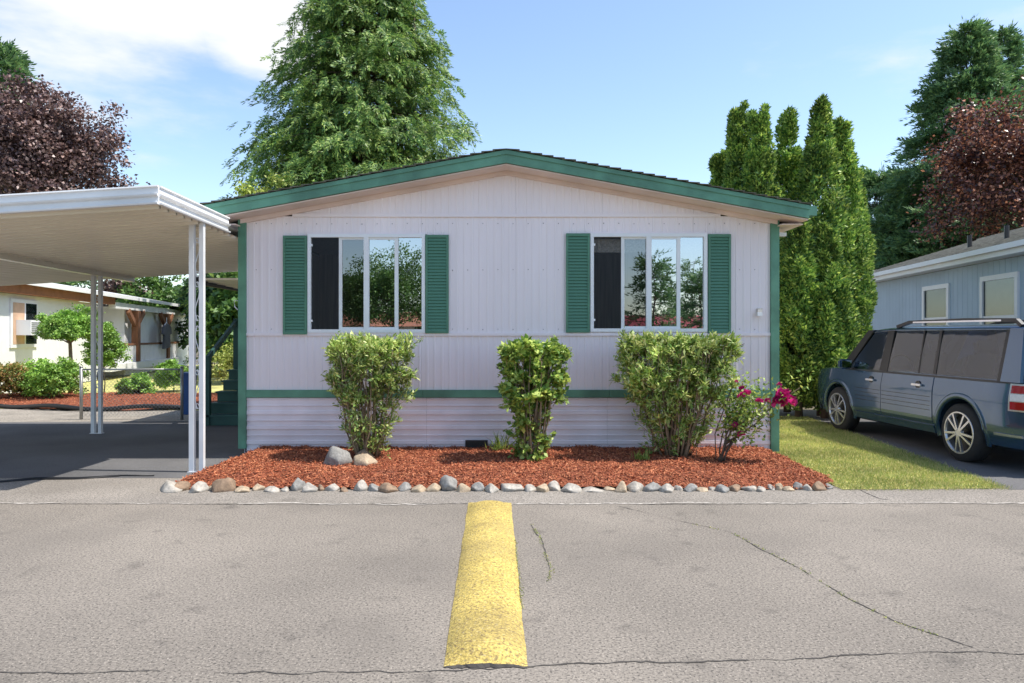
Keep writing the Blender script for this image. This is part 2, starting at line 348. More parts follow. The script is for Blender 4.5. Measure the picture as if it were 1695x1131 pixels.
r6 = [(30, 58, 42, 'grey'), (95, 65, 40, 'pale'), (185, 115, 42, 'pale'), (275, 58, 34, 'pale'), (335, 62, 40, 'tan'), (390, 64, 44, 'pale'), (465, 90, 46, 'pale'), (560, 105, 20, 'pale'), (645, 55, 20, 'tan'), (700, 60, 50, 'tan'), (765, 82, 46, 'pale'), (840, 75, 42, 'grey'), (912, 65, 36, 'pale'), (970, 50, 28, 'pale'), (1022, 60, 40, 'grey'), (1078, 55, 24, 'tan'), (1125, 40, 20, 'pale'), (1172, 62, 40, 'grey'), (1232, 60, 36, 'brown'), (1300, 80, 26, 'pale'), (1355, 45, 30, 'pale'), (1400, 38, 32, 'pale'), (1437, 40, 34, 'tan'), (1480, 45, 26, 'tan'), (1525, 55, 42, 'grey'), (1570, 45, 34, 'pale'), (1622, 62, 42, 'brown'), (1665, 45, 28, 'grey')]
allr = [(250 + x / 2.974, wd / 2.974, h / 2.974, c) for x, wd, h, c in r5] + [(780 + x / 2.825, wd / 2.825, h / 2.825, c) for x, wd, h, c in r6]
def ordn(i): return f"{i}{'th' if 10 <= i % 100 <= 20 else {1: 'st', 2: 'nd', 3: 'rd'}.get(i % 10, 'th')}"
for i, (px, wd, h, c) in enumerate(allr):
    Y = 7.41 + .045 * math.sin(i * 2.3) + .06 * max(0, (px - 1200) / 190); s = Y / F
    shp = 'low flat' if h < 10.5 else ('tall upright' if h > wd * .8 else 'rounded')
    o = rock('edging_rock', ((px - 847.5) * s, Y, -.008), wd * s * .60, min(.12, wd * s * .55), h * s * .78, RM[c], i + 1)
    tag(o, f"{c} {shp} rock, {ordn(i + 1)} from the left in the row edging the mulch bed", 'rock', 'rocks edging the mulch bed')
for (px, py, Y, sx, sz, c, lab) in [(556, 775, 8.35, .185, .185, 'grey', 'large speckled boulder with moss at the foot of the left shrub'), (604, 776, 8.30, .165, .12, 'tan', 'low tan boulder in front of the left shrub'), (600, 757, 8.62, .14, .10, 'brown', 'brown flat stone resting behind the low tan boulder')]:
    p = P(px, py, Y); z = bedz(p.x, Y) - .02
    tag(rock('boulder', (p.x, Y, z), sx, sx * .8, sz, RM[c], 70 + px), lab, 'boulder')
# lawn by the right side drive
lawn_pts = [(3.46, 7.44), (5.15, 7.5), (5.2, 7.9), (5.42, 10.4), (5.75, 14), (3.57, 14), (3.57, 9.6), (3.5, 9.5)]
lawn = poly('lawn', lawn_pts, .007, M['lawn'])
def inpoly(x, y, pts):
    r = False; j = len(pts) - 1
    for i in range(len(pts)):
        if (pts[i][1] > y) != (pts[j][1] > y) and x < (pts[j][0] - pts[i][0]) * (y - pts[i][1]) / (pts[j][1] - pts[i][1]) + pts[i][0]: r = not r
        j = i
    return r
def grass(n, pts, z, parent, L=(.02, .055)):
    a = np.array(pts); x = rng.uniform(a[:, 0].min(), a[:, 0].max(), n); y = rng.uniform(a[:, 1].min(), a[:, 1].max(), n)
    C = np.array([(p, q, z) for p, q in zip(x, y) if inpoly(p + random.gauss(0, .035) + .04 * mnoise.noise((p * 3, q * 3, 0)), q + random.gauss(0, .03) + .07 * mnoise.noise((p * 4, q * 4, 7)), pts)]); m = len(C)
    leaves('grass_blades', C, rv(m) * .45 + (0, 0, .8), rv(m), rng.uniform(*L, m), rng.uniform(.004, .008, m), M['grass'], parent, .1, 'stuff', .3)
grass(110000, [(x + (.05 if x > 4 else -.03), y - (.06 if y < 8 else 0)) for x, y in lawn_pts], .007, lawn)
lawn2 = poly('neighbour_lawn', [(-24, 16.2), (-8.5, 15.6), (-5.6, 15.1), (-5.6, 40), (-30, 40)], -.008, M['lawn'])
grass(25000, [(-13.5, 16.2), (-9, 15.7), (-9, 19), (-13, 19)], -.008, lawn2, (.05, .12))

# ------------------------------------------------------------------ the mobile home
home = empty('mobile_home', (0, HY, 0), 'single-storey lilac mobile home with green shutters, trim and low gable roof', 'mobile home')
FY = HY - .40; HB = 24.0
RZ = 4.03; XRG = -.075; EAVE = 3.91; SL = .183
def rooft(x): return RZ - abs(x - XRG) * SL
def gable_top(x): return rooft(x) - .235
def ribbed(name, x0, x1, zb, zt, y=HY, m=None, pitch=.1016):
    xs = [x0]; k = math.floor(x0 / pitch)
    prof = []
    x = k * pitch
    while x < x1 + pitch:
        for dx, d in ((0, 0), (.058, 0), (.064, .007), (.088, .007), (.094, 0)): prof.append((x + dx, d))
        x += pitch
    q = [(x0, 0)] + [(a, d) for a, d in prof if x0 + .002 < a < x1 - .002] + [(x1, 0)]
    mb = MB()
    for a, d in q: mb.v += [(a, y - d, zb(a) if callable(zb) else zb), (a, y - d, zt(a) if callable(zt) else zt)]
    mb.f = [(2 * i, 2 * i + 2, 2 * i + 3, 2 * i + 1) for i in range(len(q) - 1)]
    return mb.build(name, m or M['siding'], home)
WIN = [(-2.744, -1.167, 1.653, 2.978), (1.053, 2.622, 1.665, 2.985)]
edges = [XL] + [-2.44, -1.22, .045, 1.22, 2.44] + [XR]
ZB, Z1, Z2 = .88, 1.63, 3.22
for a, b in zip(edges[:-1], edges[1:]):
    a2, b2 = a + .0007, b - .0007
    ribbed('siding_panel', a2, b2, ZB, Z1)
    ztop = lambda x: min(Z2, gable_top(x))
    cuts = sorted({a2, b2} | {c for wv in WIN for c in (wv[0] + .02, wv[1] - .02) if a2 < c < b2})
    for c, d in zip(cuts[:-1], cuts[1:]):
        wv = next((wv for wv in WIN if wv[0] < (c + d) / 2 < wv[1]), None)
        if wv: ribbed('siding_panel', c, d, Z1 + .004, wv[2] + .02); ribbed('siding_panel', c, d, wv[3] - .02, ztop)
        else: ribbed('siding_panel', c, d, Z1 + .004, ztop)
    ga, gb = max(a2, -2.95), min(b2, 2.8)
    ribbed('siding_panel', ga, gb, Z2 + .004, lambda x: max(Z2 + .006, gable_top(x)), HY - .012)
mb = MB()
for zz in (2.50, 1.70, 3.12):
    x = XL + .2
    while x < XR - .1:
        if not any(a - .35 < x < b + .33 and c < zz < d for a, b, c, d in WIN): mb.tube([(x, HY - .004, zz + random.gauss(0, .004)), (x, HY - .0095, zz)], [.006, .005], 6)
        x += .2032
mb.build('nail_heads', mat('nail_head', (.25, .22, .22), .5), home, kind='stuff')
xs_t = [x for x in np.linspace(XL, XR, 60)]
MB().box(XL, XR, HY - .024, HY, Z1 - .018, Z1 + .022).build('joint_strip', M['siding'], home)
MB().box(-2.95, 2.8, HY - .030, HY, Z2 - .012, Z2 + .032).build('joint_strip', M['siding'], home)
for x0, x1 in ((XL, -1.2), (-1.195, 1.3), (1.305, XR)): MB().box(x0, x1, HY - .035, HY, .785, .885).build('belt_board', M['green'], home)
MB().box(XL - .03, XL + .072, HY - .045, HY + .1, .10, gable_top(XL) + .03).build('corner_board', M['green'], home)
MB().box(XR - .085, XR + .025, HY - .045, HY + .1, .06, gable_top(XR) + .03).build('corner_board', M['green'], home)
# skirting of horizontal ribs
for x0, x1 in ((XL + .07, -1.15), (-1.148, 1.28), (1.282, XR - .08)):
    z = .783; prof = [(z, .0)]
    while z > .05:
        for dz, d in ((.012, .022), (.03, .022), (.036, .004), (.10, .010), (.106, .016), (.116, .016), (.122, .004), (.178, .004), (.184, .020), (.196, .020)): prof.append((z - dz, d))
        z -= .2
    mb = MB()
    for zz, d in prof: mb.v += [(x0, HY + .01 - d, zz), (x1, HY + .01 - d, zz)]
    mb.f = [(2 * i, 2 * i + 1, 2 * i + 3, 2 * i + 2) for i in range(len(prof) - 1)]
    mb.build('skirting_panel', M['skirt'], home)
vx = P(789, 730, HY).x
v = MB().box(vx - .15, vx + .15, HY - .05, HY, .11, .21).build('crawlspace_vent', M['black'], home)
mb = MB()
for k in range(5): mb.box(vx - .13, vx + .13, HY - .058, HY - .051, .122 + k * .017, .130 + k * .017)
mb.build('vent_grille', M['black'], v)
# roof: fascia, soffit, moulding, shingle courses
for s in (-1, 1):
    xe = XRG + s * EAVE
    def strip(name, m, y0, y1, top, bot, xa=XRG, xb=xe):
        q = [(xa, rooft(xa) + top), (xb, rooft(xb) + top), (xb, rooft(xb) + bot), (xa, rooft(xa) + bot)]
        return MB().hexa([(q[3][0], y0, q[3][1]), (q[2][0], y0, q[2][1]), (q[2][0], y1, q[2][1]), (q[3][0], y1, q[3][1])], [(q[0][0], y0, q[0][1]), (q[1][0], y0, q[1][1]), (q[1][0], y1, q[1][1]), (q[0][0], y1, q[0][1])]).build(name, m, home)
    strip('fascia_board', M['green'], FY, FY + .03, -.022, -.185)
    strip('fascia_drip_board', M['green'], FY - .014, FY - .001, -.022, -.075)
    strip('soffit', M['soffit'], FY + .031, HY + .03, -.19, -.205)
    strip('frieze_moulding', M['soffit'], HY - .05, HY - .002, -.206, -.262, XRG, XL + .0 if s < 0 else XR)
    strip('roof_deck', M['shingle'], FY + .031, HB, -.022, -.185, XRG, XRG + s * (EAVE - .02))
    nC = 27; wd = EAVE / nC
    for k in range(nC):
        a = k * wd - .0; b = (k + 1) * wd + .03
        za, zb_ = RZ - a * SL, RZ - b * SL
        y0 = FY - .025 - random.uniform(0, .012); q = []
        xa, xb = XRG + s * a, XRG + s * b
        MB().hexa([(xa, y0, za - .018), (xb, y0, zb_ - .002), (xb, HB, zb_ - .002), (xa, HB, za - .018)], [(xa, y0, za - .008), (xb, y0, zb_ + .014), (xb, HB, zb_ + .014), (xa, HB, za - .008)]).build('shingle_course', M['shingle'], home)
    # side eave
    MB().box(min(xe, XL if s < 0 else XR), max(xe, XL if s < 0 else XR), FY + .2, HB, rooft(xe) - .24, rooft(xe) - .225).build('eave_soffit', M['soffit'], home)
    MB().box(*sorted((xe, xe + s * .10)), FY - .0, HB, rooft(xe) - .15, rooft(xe) - .03).build('gutter', M['green'], home)
MB().box(XR + .0, XRG + EAVE - .12, HY + .05, HY + .14, 2.96, 3.01).build('eave_return', M['white'], home)
# side and back walls, floor
for x0, x1 in ((XL, XL + .05), (XR - .05, XR)):
    m = MB(); n = 140; xo = XL if x0 < 0 else XR; sg = -1 if x0 < 0 else 1
    for i in range(n + 1):
        y = HY + .1 + (HB - HY - .1) * i / n; d = .008 * (i % 3 == 0)
        m.v += [(xo + sg * d, y, .78), (xo + sg * d, y, 3.12)]
    m.f = [(2 * i, 2 * i + 2, 2 * i + 3, 2 * i + 1) for i in range(n)]
    m.build('side_wall', M['siding'], home)
    MB().box(x0 + .02, x1 - .02, HY + .05, HB, 0, .78).build('side_skirting', M['skirt'], home)
MB().box(XL + .05, XR - .05, HB - .05, HB, 0, 3.12).build('back_wall', M['siding'], home)
MB().box(XL + .06, XR - .06, HY + .15, HB - .06, .80, .86).build('floor', M['room'], home)
MB().box(XL + .06, XR - .06, 13.2, 13.3, .87, 3.12).build('partition', M['room'], home)
MB().box(XL + .06, XR - .06, HY + .15, HB - .06, 3.13, 3.16).build('ceiling', M['room'], home)
MB().box(-.1, 0, HY + .03, 13.19, .87, 3.12).build('partition', M['room'], home)
# backing of the front wall around the windows
for a, b in ((XL + .06, WIN[0][0]), (WIN[0][1], WIN[1][0]), (WIN[1][1], XR - .06)):
    MB().box(a, b, HY + .012, HY + .028, .87, 3.10).build('wall_lining', M['room'], home)
for wv in WIN:
    x0, x1, z0, z1 = wv
    MB().box(x0, x1, HY + .012, HY + .028, .87, z0).build('wall_lining', M['room'], home)
    fr = MB(); t = .045
    fr.box(x0, x1, HY - .035, HY + .03, z0, z0 + t).box(x0, x1, HY - .035, HY + .03, z1 - t, z1)
    fr.box(x0, x0 + t, HY - .034, HY + .029, z0 + t, z1 - t).box(x1 - t, x1, HY - .034, HY + .029, z0 + t, z1 - t)
    f = fr.build('window', M['white'], home)
    xm = (x0 + x1) / 2; W_ = x1 - x0
    MB().box(xm - .035, xm + .035, HY - .032, HY + .02, z0 + t, z1 - t).build('mullion', M['white'], f)
    s1 = x0 + W_ * .278; s2 = x0 + W_ * .755
    a, b = z0 + t, z1 - t
    MB().box(s1 - .022, s1 + .022, HY - .012, HY + .012, a, b).build('sash_stile', M['alu'], f)
    MB().box(s1 + .022, xm - .035, HY - .010, HY + .010, b - .03, b).box(s1 + .022, xm - .035, HY - .010, HY + .010, a, a + .03).build('sash_rail', M['alu'], f)
    MB().box(s2 - .024, s2 + .024, HY - .020, HY + .012, a, b).build('sash_stile', M['white'], f)
    MB().box(xm + .035, s2 - .024, HY - .016, HY + .010, b - .03, b).box(xm + .035, s2 - .024, HY - .016, HY + .010, a, a + .03).build('sash_rail', M['white'], f)
    for (p, q, m_, nm, dy) in ((x0 + t, s1 - .022, 'screen', 'insect_screen', .0), (s1 + .022, xm - .035, 'glassd', 'window_pane', .002), (xm + .035, s2 - .024, 'glass', 'window_pane', -.004), (s2 + .024, x1 - t, 'glass', 'window_pane', .004)):
        MB().add([(p, HY + dy, a), (q, HY + dy, a), (q, HY + dy, b), (p, HY + dy, b)], [(0, 1, 2, 3)]).build(nm, M[m_], f)
    for zz in (a + .1, b - .12): MB().box(x0 + t, x0 + t + .02, HY - .03, HY - .005, zz, zz + .03).build('latch', M['white'], f)
    MB().box(x0 - .03, x1 + .03, HY - .016, HY - .001, z1 + .001, z1 + .02).build('window_flashing', M['siding'], f)
mb = MB()
for k in range(40):
    xa = 1.1 + k * .037; mb.add([(xa, 9.70 + .02 * (k % 2), 2.75), (xa + .037, 9.70 + .02 * ((k + 1) % 2), 2.75), (xa + .037, 9.70 + .02 * ((k + 1) % 2), 2.93), (xa, 9.70 + .02 * (k % 2), 2.93)], [(0, 1, 2, 3)])
mb.build('valance', M['lace'], home)
# shutters with separate slats
slat = None
for xa, xb, z0, z1 in ((-3.07, -2.75, 1.63, 2.955), (-1.16, -.85, 1.645, 2.965), (.725, 1.043, 1.655, 2.985), (2.632, 2.935, 1.645, 2.975)):
    t = .03; y0, y1 = HY - .045, HY - .008
    sh = MB().box(xa, xa + t, y0, y1, z0, z1).box(xb - t, xb, y0, y1, z0, z1).box(xa + t, xb - t, y0 + .001, y1, z1 - t * 1.3, z1).box(xa + t, xb - t, y0 + .001, y1, z0, z0 + t).box(xa + t, xb - t, y1 - .006, y1 - .001, z0 + t, z1 - t).build('shutter', M['shutter'], home)
    n = 30; zz0, zz1 = z0 + t, z1 - t * 1.3; pt = (zz1 - zz0) / n
    if slat is None:
        me = MB().hexa([(-.13, -.012, 0), (.13, -.012, 0), (.13, .010, .0), (-.13, .010, .0)], [(-.13, .002, pt * .93), (.13, .002, pt * .93), (.13, .010, pt * .93), (-.13, .010, pt * .93)]).build('slat', M['shutter'], sh)
        slat = me.data; bpy.data.objects.remove(me)
    for k in range(n):
        o = bpy.data.objects.new('slat', slat); finish(o, sh, False); o.matrix_parent_inverse = Matrix()
        o.location = ((xa + xb) / 2, HY - .03, zz0 + k * pt); o.scale = ((xb - xa - 2 * t) / .26, 1, 1)
ob = P(1258, 516, HY - .05)
b_ = MB().box(ob.x - .03, ob.x + .035, HY - .05, HY, ob.z - .03, ob.z + .045).build('outlet_box', M['lace'], home)
MB().box(ob.x - .045, ob.x + .02, HY - .09, HY - .051, ob.z - .06, ob.z - .01).build('outlet_cover', M['white'], b_)
hk = P(396, 500, HY - .1)
MB().tube([(XL - .03, HY + .02, 2.08), (XL - .10, HY + .0, 2.09), (XL - .09, HY, 2.0), (XL - .05, HY, 1.96)], .008, 6).build('plant_hook', M['white'], home)

# ------------------------------------------------------------------ carport
CXR, CXL, CY0, CY1 = -3.66, -9.9, 7.32, 12.8
def cz(x, y): return 2.97 - .018 * (y - 7.3) - .062 * (CXR - x)
cp = empty('carport', (-6.8, 8.4, 0), 'white aluminium carport with ribbed flat roof on scrollwork posts', 'carport')
npan = 30; pw = (CY1 - CY0) / npan
for k in range(npan):
    ya = CY0 + k * pw; mb = MB(); prof = []
    for j in range(1):
        y = ya; prof += [(y, .0), (y + .060, .0), (y + .066, -.034), (y + .095, -.034), (y + .101, 0)]
    prof += [(ya + pw - .007, 0)]
    for y, d in prof: mb.v += [(CXL, y, cz(CXL, y) + d), (CXR - .004, y, cz(CXR, y) + d)]
    mb.f = [(2 * i, 2 * i + 1, 2 * i + 3, 2 * i + 2) for i in range(len(prof) - 1)]
    mb.build('roof_pan', M['pan'], cp)
MB().add([(CXL, CY0, cz(CXL, CY0) + .09), (CXR, CY0, cz(CXR, CY0) + .09), (CXR, CY1, cz(CXR, CY1) + .09), (CXL, CY1, cz(CXL, CY1) + .09)], [(0, 1, 2, 3)]).build('roof_top', M['alu'], cp)
def prof_bar(name, a, b, prof, outward):
    a, b = Vector(a), Vector(b); o = Vector(outward); mb = MB()
    for d, z in prof: mb.v += [tuple(a + o * d + Vector((0, 0, z))), tuple(b + o * d + Vector((0, 0, z)))]
    n = len(prof); mb.f = [(2 * i, 2 * i + 1, 2 * ((i + 1) % n) + 1, 2 * ((i + 1) % n)) for i in range(n)] + [tuple(range(0, 2 * n, 2)), tuple(range(1, 2 * n, 2))]
    return mb.build(name, M['alu'], cp)
fp = [(0, -.005), (.05, -.005), (.055, .012), (.025, .02), (.02, .07), (.05, .085), (.055, .10), (.03, .105), (.028, .165), (.045, .175), (.04, .19), (0, .19)]
prof_bar('front_fascia', (CXL, CY0, cz(CXL, CY0)), (CXR + .03, CY0, cz(CXR, CY0)), fp, (0, -1, 0))
prof_bar('side_fascia', (CXR, CY0, cz(CXR, CY0)), (CXR, 9.12, cz(CXR, 9.12)), fp, (1, 0, 0))
prof_bar('rear_fascia', (CXL, CY1, cz(CXL, CY1)), (CXR - .05, CY1, cz(CXR, CY1)), fp, (0, 1, 0))
def beam(x): MB().hexa([(x - .05, CY0 + .05, cz(x, CY0) - .10), (x + .05, CY0 + .05, cz(x, CY0) - .10), (x + .05, CY1 - .02, cz(x, CY1) - .10), (x - .05, CY1 - .02, cz(x, CY1) - .10)], [(x - .05, CY0 + .05, cz(x, CY0) - .006), (x + .05, CY0 + .05, cz(x, CY0) - .006), (x + .05, CY1 - .02, cz(x, CY1) - .006), (x - .05, CY1 - .02, cz(x, CY1) - .006)]).build('beam', M['pan'], cp)
beam(-6.83); beam(-9.6)
def post(x, y, top):
    o = MB().box(x - .085, x - .028, y - .03, y + .03, 0, top).box(x + .034, x + .085, y - .029, y + .029, 0, top).box(x - .1, x + .1, y - .04, y + .04, .0, .012).build('post', M['alu'], cp)
    z = .75
    while z < top - .3:
        pts = []
        for i in range(27):
            t = i / 26; a = t * math.pi * 2
            pts.append((x + .003 + .024 * math.sin(a * 1.0) * (1 if z % .9 < .5 else -1), y, z + .46 * t))
        s = MB().tube(pts, .006, 5)
        for zz, sg in ((z + .03, 1), (z + .43, -1)):
            s.tube([(x + .003 + .02 * math.cos(a), y, zz + .03 * math.sin(a)) for a in np.linspace(0, 5.5, 12)], .005, 5)
        s.build('scroll', M['alu'], o); z += .52
    return o
post(-3.72, 8.4, cz(-3.72, 8.4) - .002); post(-6.83, 11.7, cz(-6.83, 11.7) - .1); post(-9.6, 10.2, cz(-9.6, 10.2) - .1)
# porch awning, steps and rail behind the carport
aw = empty('porch_awning', (-4.6, 14.3, 0), 'low ribbed awning over the side porch behind the carport', 'awning')
for k in range(8):
    y = 12.95 + k * .4; MB().box(-5.7, -3.66, y, y + .392, 2.62 - .01 * k, 2.66 - .01 * k).build('awning_pan', M['pan'], aw)
MB().box(-5.76, -5.705, 12.95, 16.15, 2.54, 2.68).build('awning_edge', M['black'], aw)
MB().box(-5.72, -5.64, 16.05, 16.13, 0, 2.54).build('awning_post', M['deck'], aw)
st = empty('porch_steps', (-4.6, 12.8, 0), 'dark green wooden porch steps with crossed railing beside the home', 'porch steps')
for k in range(5):
    y0 = 12.7 + k * .27
    MB().box(-5.5, -3.70, y0 + .03, y0 + .05, k * .19, k * .19 + .155).build('riser', M['deck'], st)
    MB().box(-5.53, -3.70, y0, y0 + .285, k * .19 + .156, k * .19 + .19).build('tread', M['deck'], st)
MB().box(-5.53, -3.70, 14.05, 16.0, .90, .95).build('deck', M['deck'], st)
MB().box(-5.5, -3.70, 14.2, 16.0, .0, .89).build('deck_skirt', M['deck'], st)
for x, y, z0, z1 in ((-5.46, 12.75, 0, 1.25), (-5.46, 14.1, .95, 1.95), (-5.46, 15.9, .95, 1.95)):
    MB().box(x - .05, x + .05, y - .05, y + .05, z0, z1).build('rail_post', M['deck'], st)
MB().bar((-5.46, 12.75, 1.2), (-5.46, 14.1, 1.9), .05, .09).build('stair_rail', M['deck'], st)
MB().bar((-5.4, 15.9, 1.9), (-3.7, 15.9, 1.9), .05, .08).build('top_rail', M['wood'], st)
for a, b in ((1.0, 1.85), (1.85, 1.0)): MB().bar((-5.4, 15.9 + (a > b) * .05, a), (-3.7, 15.9 + (a > b) * .05, b), .04, .08).build('cross_brace', M['wood'], st)

# ------------------------------------------------------------------ shrubs in the bed
def shrub(name, label, px, Y, w, d, h, nleaf, L, Wl, m, nst, seed, flat=.93, leafz=.25, taper=.35, sway=0):
    random.seed(seed); x0 = (px - 847.5) * Y / F; zb = bedz(x0, Y) - .03
    e = empty(name, (x0, Y, zb), label, 'shrub', 'shrubs in the mulch bed')
    tips = []; st = MB()
    for i in range(nst):
        a = random.uniform(0, 6.28); r = math.sqrt(random.random()); tx, ty = math.cos(a) * r * w * .46, math.sin(a) * r * d * .46
        b = (math.cos(a) * w * .13 * r, math.sin(a) * d * .15 * r)
        pts = []
        for k in range(8):
            t = k / 7; q = t ** .75
            pts.append(Vector((x0 + b[0] + (tx - b[0]) * q + random.gauss(0, .014) * (k > 0), Y + b[1] + (ty - b[1]) * q + random.gauss(0, .014), zb + (h * random.uniform(.86, .93) - .02) * t)))
        rr = random.uniform(.008, .02); st.tube(pts, [rr * (1 - .7 * k / 7) for k in range(8)], 5); tips.append(pts)
    st.build('stems', M['stem'], e, smooth=True)
    nt_ = nleaf // 46; Cs, Ds, Ns, Ls = [], [], [], []; tw = MB()
    for q in range(nt_):
        z = 1 - (1 - leafz) * random.random() ** 1.25
        z = min(z, flat + random.gauss(0, .035)); pr = 1.0 if z > .62 else taper + (1 - taper) * max(0, (z - .02) / .60) ** .9
        if z < .5 and random.random() < .45: continue
        a = random.uniform(0, 6.283); rr = random.random() ** .42 * (1 + .16 * math.sin(a * 3 + seed) * (z > .4) + random.gauss(0, .05))
        c = np.array((x0 + math.cos(a) * rr * pr * w / 2 + sway * z, Y + math.sin(a) * rr * pr * d / 2, zb + z * h))
        o_ = np.array((math.cos(a) * .8, math.sin(a) * .8, .55 if z > .75 else .2)); k = int(46 * random.uniform(.5, 1.5) * (1 if z > .45 else .5))
        tl = random.uniform(.07, .16); A = o_ + rng.normal(0, .45, 3) + (0, 0, .35); A /= np.linalg.norm(A); u = rng.random((k, 1))
        tw.tube([c - A * tl * 1.2, c, c + A * tl * .8], [.005, .004, .002], 3, False)
        Cs.append(c + A * tl * (u - .4) + rng.normal(0, .022, (k, 3))); Ds.append(A * .55 + rng.normal(0, .55, (k, 3))); Ns.append(rng.normal(0, .45, (k, 3)) + o_ * .3 + (0, 0, .8))
        Ls.append(rng.uniform(.55, 1.3, k) * random.uniform(.75, 1.2))
    tw.build('twigs', M['stem'], e); C = np.concatenate(Cs); k = len(C); ls = np.concatenate(Ls)
    leaves('foliage', C, np.concatenate(Ds), np.concatenate(Ns), ls * L, ls * Wl, m, e, .2)
    return e
shrub('clipped_shrub', 'vase-shaped clipped shrub with pale narrow leaves under the left window', 610, 8.78, 1.00, .80, 1.50, 22000, .066, .023, M['sh1'], 34, 1, leafz=.06, taper=.30)
shrub('leafy_shrub', 'narrow upright shrub with broad green leaves in the middle of the bed', 880, 8.72, .72, .66, 1.46, 9500, .078, .05, M['sh2'], 34, 2, leafz=.05, taper=.42)
shrub('clipped_shrub', 'widest clipped shrub with long leaves and thick stems under the right window', 1117, 8.85, 1.36, .88, 1.52, 30000, .078, .024, M['sh1'], 44, 3, leafz=.06, taper=.40)
# rose
random.seed(11); rx, ry = (1192 - 847.5) * 8.5 / F, 8.5; rz = bedz(rx, ry)
rs = empty('rose_bush', (rx, ry, rz), 'leaning rose bush with magenta blooms near the right corner of the home', 'rose bush')
st = MB(); tips = []
for i in range(11):
    tx = random.uniform(.12, .92); tz = random.uniform(.55, 1.0) if tx > .25 else random.uniform(.8, 1.0); ty = random.uniform(-.25, .25)
    pts = [Vector((rx + random.gauss(0, .03) + tx * t ** 1.2, ry + ty * t, rz + tz * t ** .9)) for t in np.linspace(0, 1, 7)]
    st.tube(pts, [.011 * (1 - .65 * k / 6) for k in range(7)], 5); tips.append(pts)
st.tube([(rx - .05, ry, rz), (rx - .06, ry, rz + .35), (rx + .12, ry, rz + .85), (rx + .2, ry, rz + 1.0)], .007, 5)
st.build('stems', M['bark'], rs, smooth=True)
C = []
for p in tips:
    for q in p[3:]: C += [q + Vector((random.gauss(0, .09), random.gauss(0, .09), random.gauss(.02, .08))) for _ in range(38)]
C = np.array([tuple(c) for c in C]); n = len(C)
leaves('foliage', C, rv(n), rv(n) * .5 + (0, 0, 1), rng.uniform(.035, .065, n), rng.uniform(.025, .04, n), M['sh2'], rs)
def bloom(c, r):
    n = int(30 if r < .05 else 60); a = rng.uniform(0, 6.28, n); el = rng.uniform(-.4, 1.3, n); O = np.stack([np.cos(a) * np.cos(el), np.sin(a) * np.cos(el), np.sin(el)], 1)
    leaves('rose_bloom', np.array(c) + O * r * rng.uniform(.15, .6, n)[:, None], O + np.array((0, 0, .5)) + rv(n) * .3, O + rv(n) * .4, r * .9, r * .9, M['rose'], rs, .3)
for px, py, r in ((1297, 660, .075), (1306, 668, .06), (1290, 668, .055), (1228, 645, .03), (1236, 652, .035), (1227, 656, .03), (1257, 665, .03), (1270, 664, .025), (1218, 705, .03), (1227, 720, .03), (1290, 637, .02), (1219, 632, .015)):
    p = P(px, py, 8.40 + random.uniform(-.08, .06)); bloom(p, r * 1.35)
for px, py, Y, h, lab in ((826, 735, 9.3, .30, 'tuft of tall weed grass beside the black foundation vent'), (1060, 757, 8.55, .14, 'low straggling weeds at the foot of the widest shrub')):
    p = P(px, py, Y); n = 70; z = bedz(p.x, Y)
    C = np.stack([p.x + rng.normal(0, .06, n), Y + rng.normal(0, .04, n), np.full(n, z)], 1)
    tag(leaves('weed_tuft', C, rv(n) * .35 + (0, 0, .9), rv(n), rng.uniform(.4, 1.1, n) * h, .012, M['sh2']), lab, 'weed')

